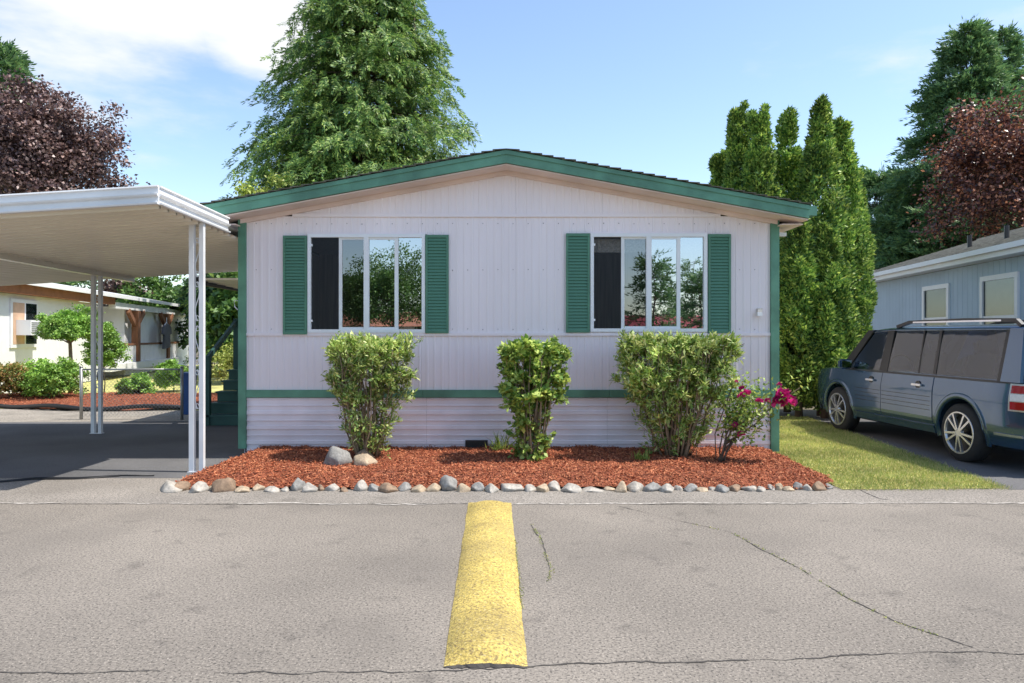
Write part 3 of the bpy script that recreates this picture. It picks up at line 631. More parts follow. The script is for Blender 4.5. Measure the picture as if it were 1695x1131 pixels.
# ------------------------------------------------------------------ trees
def conifer(name, label, X, Y, h, r, cb, nb, m, seed, L=.3, Wl=.075, per=13, droop=.45, power=.75, z0=0, group=None, bare=None):
    random.seed(seed); e = empty(name, (X, Y, z0), label, 'tree', group); tr = MB()
    tr.tube([(X + .12 * math.sin(k * 1.3 + seed) * (k / 8), Y, z0 + h * .985 * k / 8) for k in range(9)], [max(.02, h * .017 * (1 - k / 8.3)) for k in range(9)], 8)
    if bare:
        bx, bh = bare; tr.tube([(X + bx * .8, Y, 4), (X + bx, Y, bh * .6), (X + bx * 1.02, Y - .3, bh)], [.12, .08, .015], 5)
        for k in range(14):
            zz = bh * (.62 + .37 * k / 14); a = random.uniform(0, 6.28); l = 1.6 * (1.15 - k / 14)
            tr.tube([(X + bx, Y - .2, zz), (X + bx + math.cos(a) * l * .6, Y - .2 + math.sin(a) * l * .5, zz + .12), (X + bx + math.cos(a) * l, Y - .2 + math.sin(a) * l, zz - .15)], [.018, .012, .005], 4)
    Cs, Ds, Ns, Ls = [], [], [], []
    for i in range(nb):
        t = random.random() ** .85; z = cb + (h - cb) * t; rm = r * (1 - t) ** power * random.uniform(.62, 1.12) + .25
        a = random.uniform(0, 6.283); dx, dy = math.cos(a), math.sin(a); rise = random.uniform(.05, .35)
        f = lambda s: (X + dx * rm * s, Y + dy * rm * s, z0 + z + rm * (rise * s - droop * s * s * random.uniform(.85, 1.15)))
        bp = [f(s) for s in (0, .3, .6, .85)]; tr.tube(bp, [.012 + .012 * rm, .01 + .008 * rm, .014, .006], 4, False)
        npz = int(4 + rm * 3.2)
        for j in range(npz):
            s = random.uniform(.22, 1.0) ** .8; p = np.array(f(s)); lat = (.30 * rm * (1.15 - s) + .12)
            q = random.uniform(-lat, lat); p = p + np.array((-dy * q, dx * q, -abs(q) * .25)); k = per
            o = np.array((dx, dy, 0.)); T = np.array((-dy, dx, 0.))
            A = o * .6 + T * (q / lat) * .6 + np.array((0, 0, -.62 * (droop > .3) + .10)) + rng.normal(0, .28, 3); A /= np.linalg.norm(A)
            B = np.cross(A, rng.normal(0, 1, 3) * .5 + o * .7 + np.array((0, 0, .6))); B /= np.linalg.norm(B)
            fl = L * random.uniform(2.0, 3.6); u = np.linspace(0, 1, k)[:, None]; sd = np.where(np.arange(k) % 2, 1., -1.)[:, None]
            Cs.append(p + A * fl * u + np.array((0, 0, -.25 * fl)) * u * u + rng.normal(0, .03, (k, 3)))
            Ds.append(A * .75 + B * sd * .75 * (1.1 - u) + rng.normal(0, .16, (k, 3)))
            Ns.append(np.cross(A, B) + rng.normal(0, .3, (k, 3)))
    C = np.concatenate(Cs); n = len(C)
    tr.build('trunk', M['bark'], e, smooth=True)
    leaves('crown', C, np.concatenate(Ds), np.concatenate(Ns), rng.uniform(.6, 1.3, n) * L, rng.uniform(.7, 1.3, n) * Wl, m, e, .15)
    return e
def column(name, label, X, Y, h, r, n, m, seed, group):
    random.seed(seed); e = empty(name, (X, Y, 0), label, 'tree', group)
    MB().tube([(X, Y, 0), (X, Y, h * .25), (X, Y, h * .45)], [.08, .05, .02], 7).build('trunk', M['bark'], e, smooth=True)
    Cs, Ds, Ns = [], [], []; npl = int(h * 30); per = n // npl
    for q in range(npl):
        t = random.random() ** .95 * .97; pr = min(1, (t / .06 + .15) ** .5) * min(1, max(.0, (1.0 - t) / .62)) ** .9
        a = random.uniform(0, 6.283); rr = r * pr * random.uniform(.35, 1.0); ph = random.uniform(.35, .75) * (1 if t < .8 else .55); pw_ = random.uniform(.08, .15) * (1 if t < .7 else .7)
        c = np.array((X + math.cos(a) * rr, Y + math.sin(a) * rr, .1 + t * (h - .55))); o_ = np.array((math.cos(a), math.sin(a), 0))
        b = rng.uniform(0, 6.283, per); u = rng.random(per) ** .8; R2 = pw_ * np.sin(np.clip(u * .85 + .15, 0, 1) * math.pi) ** .7 * rng.uniform(.6, 1.05, per)
        O = np.stack([np.cos(b), np.sin(b), np.zeros(per)], 1)
        Cs.append(c + O * R2[:, None] + o_ * (u * .10)[:, None] + np.stack([0 * u, 0 * u, u * ph], 1))
        Ds.append(O * .6 + o_ * .25 + np.array((0, 0, .6)) + rng.normal(0, .38, (per, 3))); Ns.append(O * .9 + rng.normal(0, .5, (per, 3)) + (0, 0, .25))
    C = np.concatenate(Cs); n = len(C)
    leaves('crown', C, np.concatenate(Ds), np.concatenate(Ns), rng.uniform(.05, .12, n), rng.uniform(.022, .05, n), m, e, .15)
    return e
def broadleaf(name, label, X, Y, zc, rx, ry, rzz, ncl, per, L, m, seed, z0=0, cat='tree', group=None, shell=.55, clr=.2, trunk=True, trunkm='bark', up=.6, tws=1):
    random.seed(seed); e = empty(name, (X, Y, z0), label, cat, group); tr = MB()
    base = max(z0 + .15, zc - rzz * .75); tw = tws * max(.012, .03 * (zc + rzz - z0) / 3)
    tr.tube([(X, Y, z0), (X + .03, Y, (z0 + base) / 2), (X, Y, base), (X, Y, zc + rzz * .3)], [tw, tw * .85, tw * .7, tw * .2], 7)
    Cs, Ds, Ns = [], [], []
    for i in range(ncl):
        o = Vector((random.gauss(0, 1), random.gauss(0, 1), random.gauss(0, 1))).normalized()
        if o.z < -.55: o.z *= -.5
        k = random.uniform(shell, 1) * (1 + .42 * mnoise.noise(o * 1.9 + Vector((seed, 0, 0))) + .22 * mnoise.noise(o * 4 + Vector((0, seed, 0))))
        c = Vector((X + o.x * rx * k, Y + o.y * ry * k, zc + o.z * rzz * k))
        if i % 3 == 0:
            b = Vector((X, Y, base + (zc - base) * random.random())); mid = b.lerp(c, .5) + Vector((0, 0, -.05 * rzz)); tr.tube([b, mid, c], [tw * .35, tw * .22, tw * .06], 4, False)
        s = clr * min(rx, rzz) * random.uniform(.7, 1.3)
        Cs.append(np.array(c) + rng.normal(0, 1, (per, 3)) * (s * .6, s * .6, s * .42)); oo = np.array(o)
        Ds.append(oo * .5 + rng.normal(0, .6, (per, 3)) + (0, 0, -.1)); Ns.append(oo * .5 + np.array((0, 0, up)) + rng.normal(0, .45, (per, 3)))
    C = np.concatenate(Cs); C[:, 2] = np.maximum(C[:, 2], z0 + .04); n = len(C)
    tr.build('trunk', M[trunkm], e, smooth=True)
    leaves('crown', C, np.concatenate(Ds), np.concatenate(Ns), rng.uniform(.65, 1.25, n) * L, rng.uniform(.65, 1.25, n) * L * .75, m, e, .2)
    return e
conifer('cedar_tree', 'tall drooping cedar rising behind the roof of the mobile home', -6.35, 31, 19.6, 7.0, 1.6, 950, M['cedar'], 5, .19, .048, 30, .31, .66, bare=(2.1, 17.2))
hedge = 'columnar arborvitae right of the home'
hx = [(1222, 150, 14.9, .40, 'leftmost tall spire of the arborvitae row, rising from behind the roof end'), (1256, 152, 14.4, .44, 'second spire of the arborvitae row, just right of the leftmost spire'), (1303, 158, 15.0, .50, 'middle spire of the arborvitae row above the gutter end'), (1358, 140, 14.3, .52, 'tallest spire of the arborvitae row, nearest the home corner'), (1393, 172, 14.8, .46, 'right spire of the arborvitae row beside the tallest one'), (1192, 232, 15.4, .45, 'short arborvitae half hidden behind the roof at the left of the row'), (1412, 255, 15.2, .36, 'short arborvitae at the right end of the row near the grey house'), (1322, 330, 13.9, .45, 'low dense arborvitae filling the front of the row by the lawn'), (1365, 345, 13.9, .45, 'low arborvitae at the front of the row near the parked car')]
for i, (px, py, Y, r, lab) in enumerate(hx):
    column('arborvitae', lab, (px - 847.5) * Y / F, Y, EYE + (555 - py) * Y / F, r, 36000, M['arb'], 20 + i, hedge)
conifer('conifer_tree', 'tall blue-green conifer behind the grey house and red maple', 21.7, 34, 16.3, 6.8, 1.5, 560, M['fir'], 31, .24, .065, 22, .22, 1.0)
conifer('conifer_tree', 'second tall conifer at the right edge of the picture', 25.4, 37, 17.4, 5.4, 2, 400, M['fir'], 32, .24, .065, 20, .22, 1.0)
conifer('conifer_tree', 'shorter dark conifer between the arborvitae and the grey house roof', 19.6, 38, 10.3, 2.8, 1, 240, M['fir'], 33, .28, .085, 16, .15, .7)
conifer('conifer_tree', 'conifer rising behind the purple maple at the left edge', -33.2, 46, 20.6, 5.4, 4, 300, M['fir'], 34, .34, .11, 16, .2, .8)
broadleaf('red_maple', 'red-leaved maple standing behind the grey house', 17.9, 24, 6.9, 3.2, 3.0, 3.2, 330, 120, .125, M['redm'], 41, clr=.15)
broadleaf('purple_maple', 'large purple-leaved maple above the carport roof', -25.6, 38, 10.4, 4.3, 4.2, 5.2, 400, 120, .20, M['purple'], 42, clr=.15)
bgd = 'trees behind the neighbouring white home'
for i, (px, top, Y, r, m_, lab) in enumerate([(215, 466, 44, 2.6, 'purple', 'dark purple tree behind the white neighbour roof'), (262, 462, 42, 2.4, 'broad', 'mid green tree behind the far end of the white neighbour'), (350, 452, 36, 1.5, 'dark', 'dark tree seen just right of the front carport post'), (376, 462, 30, 1.2, 'dark', 'dark tree half hidden by the home corner behind the carport'), (392, 478, 24, .9, 'broad', 'lighter tree beside the home corner under the awning')]):
    zt = EYE + (555 - top) * Y / F + .6; broadleaf('background_tree', lab, (px - 847.5) * Y / F, Y, zt * .5, r, r, zt * .52, 110, 70, .24, M[m_], 50 + i, group=bgd)
broadleaf('sapling', 'thin yellow-green sapling showing above the left end of the roof', (432 - 847.5) * 27 / F, 27, 6.3, 1.25, 1.0, 1.7, 26, 60, .15, M['lime'], 61, clr=.22)
broadleaf('light_shrub', 'yellow-green shrub behind the crossed porch railing', -6.75, 17.6, .85, .75, .7, .8, 60, 50, .08, M['lime'], 62, cat='shrub')

# ------------------------------------------------------------------ left neighbour's plot
broadleaf('topiary_tree', 'clipped round-topped small tree in front of the white neighbour', (116 - 847.5) * 18.0 / F, 18.0, 1.78, .70, .7, .50, 330, 110, .055, M['box'], 71, cat='tree', tws=2.6, clr=.17, shell=.45, trunkm='stem')
broadleaf('topiary_tree', 'smaller clipped round tree behind the inner carport post', (172 - 847.5) * 19.5 / F, 19.5, 1.15, .46, .45, .72, 130, 90, .06, M['box'], 72, cat='tree', shell=.6)
for i, (px, py, Y, rw, rh, m_, lab) in enumerate([(15, 640, 17.0, .62, .50, 'rust', 'red-tipped round hedge shrub at the left edge'), (88, 637, 16.9, .62, .54, 'box', 'round yellow-green shrub right of the red-tipped one'), (225, 640, 17.5, .40, .30, 'box', 'low round shrub behind the chain-link fence'), (287, 615, 20.5, .50, .42, 'box', 'rounded shrub before the porch railing near the fence post')]):
    x = (px - 847.5) * Y / F; broadleaf('round_shrub', lab, x, Y, rh, rw, rw, rh, 130, 90, .06, M[m_], 80 + i, cat='shrub', group='round shrubs on the neighbouring plot', shell=.6)
def nbz(x, y): return .05 + .08 * mnoise.noise((x * .8, y * .8, 3)) + .12 * max(0, 1 - ((y - 17.2) / 1.6) ** 2)
nbm = lambda x, y: 15.55 + .35 * math.sin(x * .9) < y < 18.2
nb = grid('neighbour_mulch', np.linspace(-14.5, -6, 90), np.linspace(15.2, 18.3, 36), nbz, M['mulch'], mask=nbm); nb['kind'] = 'structure'
chips(22000, (-14.5, -6), (15.2, 18.2), nbz, nbm, nb, (.03, .08))
ed = MB().tube([(x, 15.5 + .35 * math.sin(x * .9), .07 + .03 * math.sin(x * 3)) for x in np.linspace(-14, -6.3, 40)], .05, 6)
tag(ed.build('lawn_edging', M['black'], smooth=True), 'wavy black plastic edging between gravel and neighbouring mulch', 'edging')
fn = empty('chain_link_fence', (-7.3, 13.7, 0), 'low galvanised chain-link fence beside the gravel', 'fence')
for x in (-6.36, -8.3): MB().tube([(x, 13.7, 0), (x, 13.7, 1.0)], .03, 8).tube([(x, 13.7, 1.0), (x, 13.7, 1.02)], .036, 8).build('fence_post', M['steel'], fn, smooth=True)
MB().tube([(-8.3, 13.7, .96), (-6.36, 13.7, .96)], .018, 6).build('top_rail', M['steel'], fn, smooth=True)
mb = MB(); s = .075; k = -8.3 - 1
while k < -6.36:
    for sg in (1, -1):
        a = Vector((k if sg > 0 else k + .9, 13.7, .05)); b = Vector((k + .9 if sg > 0 else k, 13.7, .95))
        def cl(p, q):
            t0 = 0 if p.x >= -8.3 else (-8.3 - p.x) / (q.x - p.x); return p.lerp(q, max(0, min(1, t0)))
        if sg > 0:
            a = cl(a, b)
            if b.x > -6.36: b = a.lerp(b, (-6.36 - a.x) / (b.x - a.x))
        else:
            b = cl(b, a)
            if a.x > -6.36: a = b.lerp(a, (-6.36 - b.x) / (a.x - b.x))
        if (a - b).length > .05: mb.tube([a, b], .0024, 3, False)
    k += s
mb.build('wire_mesh', M['steel'], fn, kind='stuff')
bn = empty('blue_bin', (-6.64, 14.6, 0), 'blue plastic bin standing behind the fence end post', 'bin')
bl = mat('blue_plastic', (.02, .09, .30), .4)
MB().hexa([(-6.70, 14.5, 0), (-6.56, 14.5, 0), (-6.56, 14.7, 0), (-6.70, 14.7, 0)], [(-6.73, 14.45, .82), (-6.53, 14.45, .82), (-6.53, 14.75, .82), (-6.73, 14.75, .82)]).build('bin_body', bl, bn, bevel=.008)
MB().box(-6.74, -6.52, 14.44, 14.76, .822, .86).build('bin_lid', bl, bn, bevel=.008)
# the white neighbouring home: long wall runs away from the camera
nA = Vector((-13.55, 18.8, 0)); nD = Vector((-.195, 1, 0)).normalized(); nO = Vector((nD.y, -nD.x, 0))   # nO faces +X side
nh = empty('white_mobile_home', nA, 'white neighbouring mobile home with brown fascia and covered porch', 'mobile home')
def NP(s, o, z): return nA + nD * s + nO * o + Vector((0, 0, z))
def nbox(name, s0, s1, o0, o1, z0, z1, m, parent=None):
    q = [NP(s0, o0, 0), NP(s1, o0, 0), NP(s1, o1, 0), NP(s0, o1, 0)]
    return MB().hexa([p + Vector((0, 0, z0)) for p in q], [p + Vector((0, 0, z1)) for p in q]).build(name, m, parent or nh)
def sp(px): k = (847.5 - px) / F; return (9.884 / (k - .195) - 18.8) / nD.y
S1, S2, S3 = sp(160), sp(285), sp(311)
nbox('wall', -6, S1, -7, 0, .02, 2.75, M['whitewall']); SM = sp(205)
nbox('wall', S1 + .01, SM, -7, -1.2, .02, 2.75, M['whitewall']); nbox('wall', SM + .01, S3, -7, .02, .02, 2.75, M['whitewall'])
nbox('porch_deck', S1 + .01, SM, -1.19, .45, .3, .55, M['whitewall']); nbox('porch_deck', SM + .01, S2, .03, .45, .3, .55, M['whitewall'])
nbox('fascia_board', -6.2, S1 + 1, .0, .28, 2.76, 3.05, M['brown'])
nbox('porch_fascia', S1 + 1.01, S3 + .4, .05, .3, 2.62, 2.85, M['alu'])
q = [NP(-6.3, .40, 3.06), NP(S3 + .5, .40, 3.06), NP(S3 + .5, -3.5, 3.75), NP(-6.3, -3.5, 3.75), NP(-6.3, -7.3, 3.06), NP(S3 + .5, -7.3, 3.06)]
MB().add(q + [p + Vector((0, 0, .06)) for p in q], [(0, 1, 2, 3), (3, 2, 5, 4), (6, 7, 8, 9), (9, 8, 11, 10), (0, 1, 7, 6), (1, 2, 8, 7), (2, 5, 11, 8), (0, 3, 9, 6), (3, 4, 10, 9)]).build('roof', M['alu'], nh)
nbox('roof_edge', -6.3, S3 + .5, .405, .46, 3.0, 3.13, M['white'])
wz0, wz1 = P(38, 585, 19.6).z + .15, P(38, 495, 19.6).z
a, b = sp(15), sp(60)
wn = nbox('window', a, b, .002, .05, wz0, wz1, M['white'])
tan = mat('window_blind', (.55, .36, .24), .8)
nbox('window_blind', a + .1, (a + b) / 2 - .04, .051, .056, wz0 + .1, wz1 - .1, tan, wn); nbox('window_pane', (a + b) / 2 + .04, b - .1, .051, .056, wz0 + .1, wz1 - .1, M['glassd'], wn)
acz = P(38, 555, 19.8).z
ac = nbox('air_conditioner', a + .25, b - .35, .06, .42, acz, acz + .42, M['white'])
for k in range(6): nbox('grille_slat', a + .3, b - .4, .421, .43, acz + .06 + k * .055, acz + .085 + k * .055, M['steel'], ac)
for px in (213, 265):
    s = sp(px); nbox('porch_post', s - .16, s + .16, .15, .40, .56, 2.6, M['wood'])
    for sg in (-1, 1): MB().bar(NP(s, .27, 1.95), NP(s + sg * .95, .27, 2.58), .14, .18).build('post_brace', M['wood'], nh)
nbox('porch_rail', S1 + .3, S2 - .1, .24, .34, 1.22, 1.30, M['wood'])
nb_ = int((S2 - S1 - .5) / .2)
for k in range(nb_): s = S1 + .4 + k * .2; nbox('baluster', s, s + .09, .26, .32, .56, 1.21, M['white'])
s = sp(190); nbox('porch_lamp', s - .1, s + .1, -1.19, -1.05, 1.95, 2.2, M['black']); nbox('porch_door', s - 1.6, s - .5, -1.19, -1.15, .56, 2.5, mat('cream_door', (.6, .57, .48)))
hs = sp(256)
gr = mat('grey_cloth', (.10, .10, .12), .9, .2)
sh = MB(); zt = 2.12
prof = [(-.10, zt), (.10, zt), (.36, zt - .14), (.46, zt - .42), (.30, zt - .48), (.32, zt - 1.05), (-.34, zt - 1.12), (-.30, zt - .48), (-.46, zt - .45), (-.36, zt - .14)]
for o_ in (.46, .55):
    for ds, z in prof: sh.v.append(tuple(NP(hs + ds * 1.5, o_ + .02 * math.sin(ds * 20), z)))
n = len(prof); sh.f = [tuple(range(n)), tuple(range(n, 2 * n))] + [(i, (i + 1) % n, n + (i + 1) % n, n + i) for i in range(n)]
shirt = sh.build('hanging_shirt', gr, smooth=False); tag(shirt, 'grey shirt hanging on the porch of the white neighbour', 'shirt')
MB().tube([NP(hs - .3, .505, zt - .04), NP(hs, .505, zt + .08), NP(hs + .3, .505, zt - .04)], .02, 5).tube([NP(hs, .505, zt + .08), NP(hs, .505, zt + .3)], .015, 5).build('hanger', M['white'], shirt)

# ------------------------------------------------------------------ right: the grey house
gA = Vector((9.5, 13.2, 0)); gD = Vector((.123, 1, 0)).normalized(); gO = Vector((-gD.y, gD.x, 0))
gh = empty('grey_house', gA, 'grey-sided neighbouring house with white window trim and brown shingle roof', 'house')
def gbox(name, s0, s1, o0, o1, z0, z1, m, parent=None):
    q = [gA + gD * s0 + gO * o0, gA + gD * s1 + gO * o0, gA + gD * s1 + gO * o1, gA + gD * s0 + gO * o1]
    return MB().hexa([p + Vector((0, 0, z0)) for p in q], [p + Vector((0, 0, z1)) for p in q]).build(name, m, parent or gh)
GL = 8.2; GZ = 3.3
gbox('wall', -8, GL, -7, -.02, 0, GZ - .2, M['greywall'])
k = -8.0
while k < GL - .2:
    gbox('siding_board', k, min(k + .196, GL), -.019, 0, .05, GZ - .2, M['greywall']); k += .205
gbox('fascia_board', -8.3, GL + .3, .30, .34, GZ - .19, GZ, M['white']); gbox('soffit', -8.3, GL + .3, -.01, .299, GZ - .19, GZ - .17, M['white'])
gbox('gutter', -8.3, GL + .3, .341, .42, GZ - .09, GZ + .01, M['white'])
for k in range(22):
    a, b = .40 - k * .18, .40 - (k + 1) * .18 - .03
    za = GZ + .012 + k * .18 * .30
    q = [gA + gD * s_ + gO * o_ for s_, o_ in ((-8.4, a), (GL + .4, a), (GL + .4, b), (-8.4, b))]
    zz = (za, za, za + .063, za + .063)
    MB().hexa([p + Vector((0, 0, z)) for p, z in zip(q, zz)], [p + Vector((0, 0, z + (.022 if i < 2 else .006))) for i, (p, z) in enumerate(zip(q, zz))]).build('shingle_course', M['greyroof'], gh)
q = gA + gO * -3.7
MB().hexa([gA + gD * s_ + gO * o_ + Vector((0, 0, z)) for s_, o_, z in ((-8.4, -3.4, GZ), (GL + .4, -3.4, GZ), (GL + .4, -7.4, GZ - .2), (-8.4, -7.4, GZ - .2))], [gA + gD * s_ + gO * o_ + Vector((0, 0, z)) for s_, o_, z in ((-8.4, -3.4, GZ + 1.2), (GL + .4, -3.4, GZ + 1.2), (GL + .4, -7.4, GZ), (-8.4, -7.4, GZ))]).build('rear_roof', M['greyroof'], gh)
def gs(px): # s along the wall for a photo column
    k = (px - 847.5) / F; Y = (9.5 - .123 * 13.2) / (k - .123); return (Y - 13.2) / gD.y
def gz(px, py): k = gs(px); return EYE - (py - 555) * (13.2 + k * gD.y) / F
M['glassg'] = glass_dim('neighbour_glass', (.5, .55, .52))
for p0, p1, t0, b0 in ((1529, 1573, 472, 551), (1625, 1688, 454, 556)):
    a, b = gs(p1), gs(p0); z1, z0 = gz((p0 + p1) / 2, t0), gz((p0 + p1) / 2, b0) - .25
    t = .10
    wn = gbox('window', a, b, .001, .04, z1 - t, z1, M['white'])
    for nm, s0, s1, y0, y1 in (('trim_board', a, a + t, z0, z1 - t), ('trim_board', b - t, b, z0, z1 - t), ('window_sill', a, b, z0 - .09, z0)): gbox(nm, s0, s1, .001, .045, y0, y1, M['white'], wn)
    zm = z0 + (z1 - z0) * .42
    gbox('sash_rail', a + t, b - t, .001, .03, zm - .035, zm + .035, M['white'], wn)
    gbox('window_pane', a + t, b - t, .001, .012, z0, zm - .035, M['glassg'], wn); gbox('window_pane', a + t, b - t, .001, .014, zm + .035, z1 - t, M['glassg'], wn)
    gbox('room_backing', a + t, b - t, -.01, .0005, z0, z1 - t, mat('painted_tree_reflection', (.16, .21, .16), .8, .3, 5), wn)  # green painted behind the panes in place of reflected trees
for px in (1545, 1600):
    s = gs(px); c = gA + gD * s + gO * -.8 + Vector((0, 0, GZ + .36)); MB().tube([c, c + Vector((0, 0, .3))], .05, 8).build('vent_pipe', M['black'], gh)

# ------------------------------------------------------------------ the parked car
ang = math.atan2(.21, 2.95)
car = empty('parked_car', (6.66, 9.17, 0), 'dark blue boxy station wagon parked on the drive right of the home', 'car', rz=ang)
paint = mat('blue_car_paint', (.035, .085, .155), .22, .03, 2, metallic=.55, coat=1)
def fresnel_glass(name, tint, k=1.0):
    m = glass(name, .1, tint); t = m.node_tree; ms = [n for n in t.nodes if n.type == 'MIX_SHADER'][0]
    f = nn(t, 'ShaderNodeFresnel'); f.inputs[0].default_value = 1.55; t.links.new(math_n(t, 'MULTIPLY', f.outputs[0], k, True), ms.inputs[0]); return m
cglass = fresnel_glass('car_glass', (.42, .46, .46), 1.3)
trim = mat('car_black_trim', (.012, .012, .013), .35); rubber = mat('tyre_rubber', (.02, .02, .021), .85, .2, 20)
alloy = mat('alloy_wheel', (.55, .55, .56), .3, .05, 5, metallic=.8); silver = mat('silver_trim', (.65, .66, .68), .25, .03, 3, metallic=.8)
Y0, Y1 = -1.02, 4.05
def hw(y):
    w_ = .945
    if y < -.5: w_ -= .10 * ((-.5 - y) / .52) ** 2.2
    if y > 3.1: w_ -= .22 * ((y - 3.1) / .95) ** 2.4
    return w_
def belt(y): return 1.085 - .012 * max(0, y - 1) if y < 2.9 else 1.06 - .10 * ((y - 2.9) / 1.15) ** 1.6
def side_x(y, z):
    b = belt(y); t = (z - .3) / (b - .3)
    return hw(y) - .05 * max(0, .22 - t) / .22 - .035 * max(0, t - .72) / .28 - .012 * abs(t - .5)
def build_lower():
    ys = np.concatenate([np.linspace(Y0, -.5, 9), np.linspace(-.35, 3.1, 24), np.linspace(3.2, Y1, 10)]); ts = [0, .06, .14, .22, .35, .5, .65, .75, .85, .93, 1]
    mb = MB(); ring = []
    for y in ys:
        b = belt(y); e = 1
        sec = [(side_x(y, .3 + (b - .3) * t), .3 + (b - .3) * t) for t in ts]
        sec = [(-.0, .27), (sec[0][0] - .06, .27)] + sec + [(sec[-1][0] - .05, b + .018), (sec[-1][0] * .5, b + .035), (0, b + .04)]
        full = [(-x, z) for x, z in sec] + [(x, z) for x, z in sec[::-1]][1:-1]
        ring.append([(x, y, z) for x, z in full])
    n = len(ring[0])
    for r in ring: mb.v += r
    for i in range(len(ring) - 1):
        for k in range(n): a = i * n + k; b = i * n + (k + 1) % n; mb.f.append((a, b, b + n, a + n))
    mb.f += [tuple(range(n)), tuple((len(ring) - 1) * n + k for k in range(n))]
    return mb
WB = 2.95; WR = .372; AR = .43
o = build_lower().build('body', paint, car, smooth=True, local=True)
cut = MB()
for y in (0, WB):
    for sg in (-1, 1): cut.tube([(sg * .62, y, .385), (sg * 1.2, y, .385)], AR, 40)
cu = cut.build('cut', paint); bpy.context.view_layer.update()
tmp = o.copy(); tmp.parent = None; tmp.matrix_world = Matrix(); col.objects.link(tmp)
md = tmp.modifiers.new('b', 'BOOLEAN'); md.object = cu; md.operation = 'DIFFERENCE'; md.solver = 'EXACT'
bpy.context.view_layer.update()
me = bpy.data.meshes.new_from_object(tmp.evaluated_get(bpy.context.evaluated_depsgraph_get())); o.data = me
me.materials.clear(); me.materials.append(paint)
bm = bmesh.new(); bm.from_mesh(me)
for f in bm.faces: f.smooth = True
for e_ in bm.edges:
    if len(e_.link_faces) == 2 and e_.calc_face_angle(0) > R(32): e_.smooth = False
bm.to_mesh(me); bm.free()
bpy.data.objects.remove(tmp); bpy.data.objects.remove(cu)
for y in (0, WB):       # arch flares and inner wells
    for sg in (-1, 1):
        mb = MB(); prof = []
        for k in range(25):
            a = math.pi * (-.08 + 1.16 * k / 24); cy, czz = math.cos(a), math.sin(a)
            for rr, dx in ((AR - .012, -.02), (AR, .012), (AR + .05, .014), (AR + .075, -.006)):
                yy, zz = y + cy * rr, .385 + czz * rr; mb.v.append((sg * (side_x(yy, max(.3, min(zz, 1.05))) + dx), yy, zz))
        mb.f = [(k * 4 + j, k * 4 + j + 1, k * 4 + j + 5, k * 4 + j + 4) for k in range(24) for j in range(3)]
        mb.build('wheel_arch', paint, car, smooth=True, local=True)
        wl = MB().tube([(sg * .70, y, WR), (sg * .72, y, WR), (sg * .755, y, WR), (sg * .90, y, WR), (sg * .93, y, WR), (sg * .945, y, WR)], [WR - .09, WR - .03, WR, WR, WR - .025, WR - .10], 44, False).build('wheel', rubber, car, smooth=True, local=True)
        MB().lathe_x([(sg * .935, .275), (sg * .951, .268), (sg * .951, .252), (sg * .93, .240), (sg * .85, .235)], y, WR).build('rim', alloy, wl, local=True)
        MB().tube([(sg * .80, y, WR), (sg * .86, y, WR)], [.27, .27], 30).build('brake_disc', trim, wl, local=True)
        sp_ = MB()
        for k in range(10):
            a = 2 * math.pi * (k + (.16 if k % 2 else -.16)) / 10 ; c_, s_ = math.cos(a), math.sin(a)
            sp_.bar((sg * .945, y + c_ * .04, WR + s_ * .04), (sg * .938, y + c_ * .25, WR + s_ * .25), .026, .03, (sg, 0, 0))
        sp_.tube([(sg * .92, y, WR), (sg * .955, y, WR)], [.065, .055], 16)
        sp_.build('wheel_spokes', alloy, wl, local=True)
def on_side(name, y0f, y1f, z0, z1, off, m, ny=10, nz=14, sg=-1, parent=None):
    mb = MB()
    for j in range(nz + 1):
        z = z0 + (z1 - z0) * j / nz; a, b = (y0f(z) if callable(y0f) else y0f), (y1f(z) if callable(y1f) else y1f)
        for i in range(ny + 1): y = a + (b - a) * i / ny; mb.v.append((sg * (side_x(y, z) + off), y, z))
    mb.f = [(j * (ny + 1) + i, j * (ny + 1) + i + 1, (j + 1) * (ny + 1) + i + 1, (j + 1) * (ny + 1) + i) for j in range(nz) for i in range(ny)]
    n0 = len(mb.v); k = ny + 1   # rim back to the body
    ring = [i for i in range(k)] + [j * k + ny for j in range(1, nz + 1)] + [nz * k + i for i in range(ny - 1, -1, -1)] + [j * k for j in range(nz - 1, 0, -1)]
    for i in ring: x, y, z = mb.v[i]; mb.v.append((x - sg * (off + .004), y, z))
    for i in range(len(ring)): a, b = i, (i + 1) % len(ring); mb.f.append((ring[a], ring[b], n0 + b, n0 + a))
    return mb.build(name, m, parent or car, smooth=False, local=True)
arch = lambda z: math.sqrt(max(0, (AR + .085) ** 2 - (z - .385) ** 2))
for sg in (-1, 1):
    d1 = on_side('door', 1.70, lambda z: min(2.72, WB - arch(z)), .42, 1.05, .007, paint, sg=sg)
    d2 = on_side('door', lambda z: max(.52, arch(z)), 1.688, .42, 1.05, .007, paint, sg=sg)
    for d, yh in ((d1, 1.86), (d2, .72)):
        x = side_x(yh, .93) + .012
        MB().box(*sorted((sg * x, sg * (x + .035))), yh - .0, yh + .21, .915, .945).build('door_handle', silver, d, local=True, bevel=.008)
        MB().tube([(sg * (x - .004), yh + .1, .93), (sg * (x + .003), yh + .1, .93)], .055, 16).build('handle_cup', trim, d, local=True)
        for z in (.60, .66, .72, .78):
            ya, yb = (1.72, 2.40) if d is d1 else (.56, 1.67)
            on_side('groove', ya, yb, z, z + .007, .0085, trim, 6, 1, sg, d)
    on_side('sill', .50, WB - .50, .30, .40, .018, paint, sg=sg, nz=3)
    on_side('belt_moulding', -.80, 2.75, 1.052, 1.078, .012, trim, 20, 1, sg)
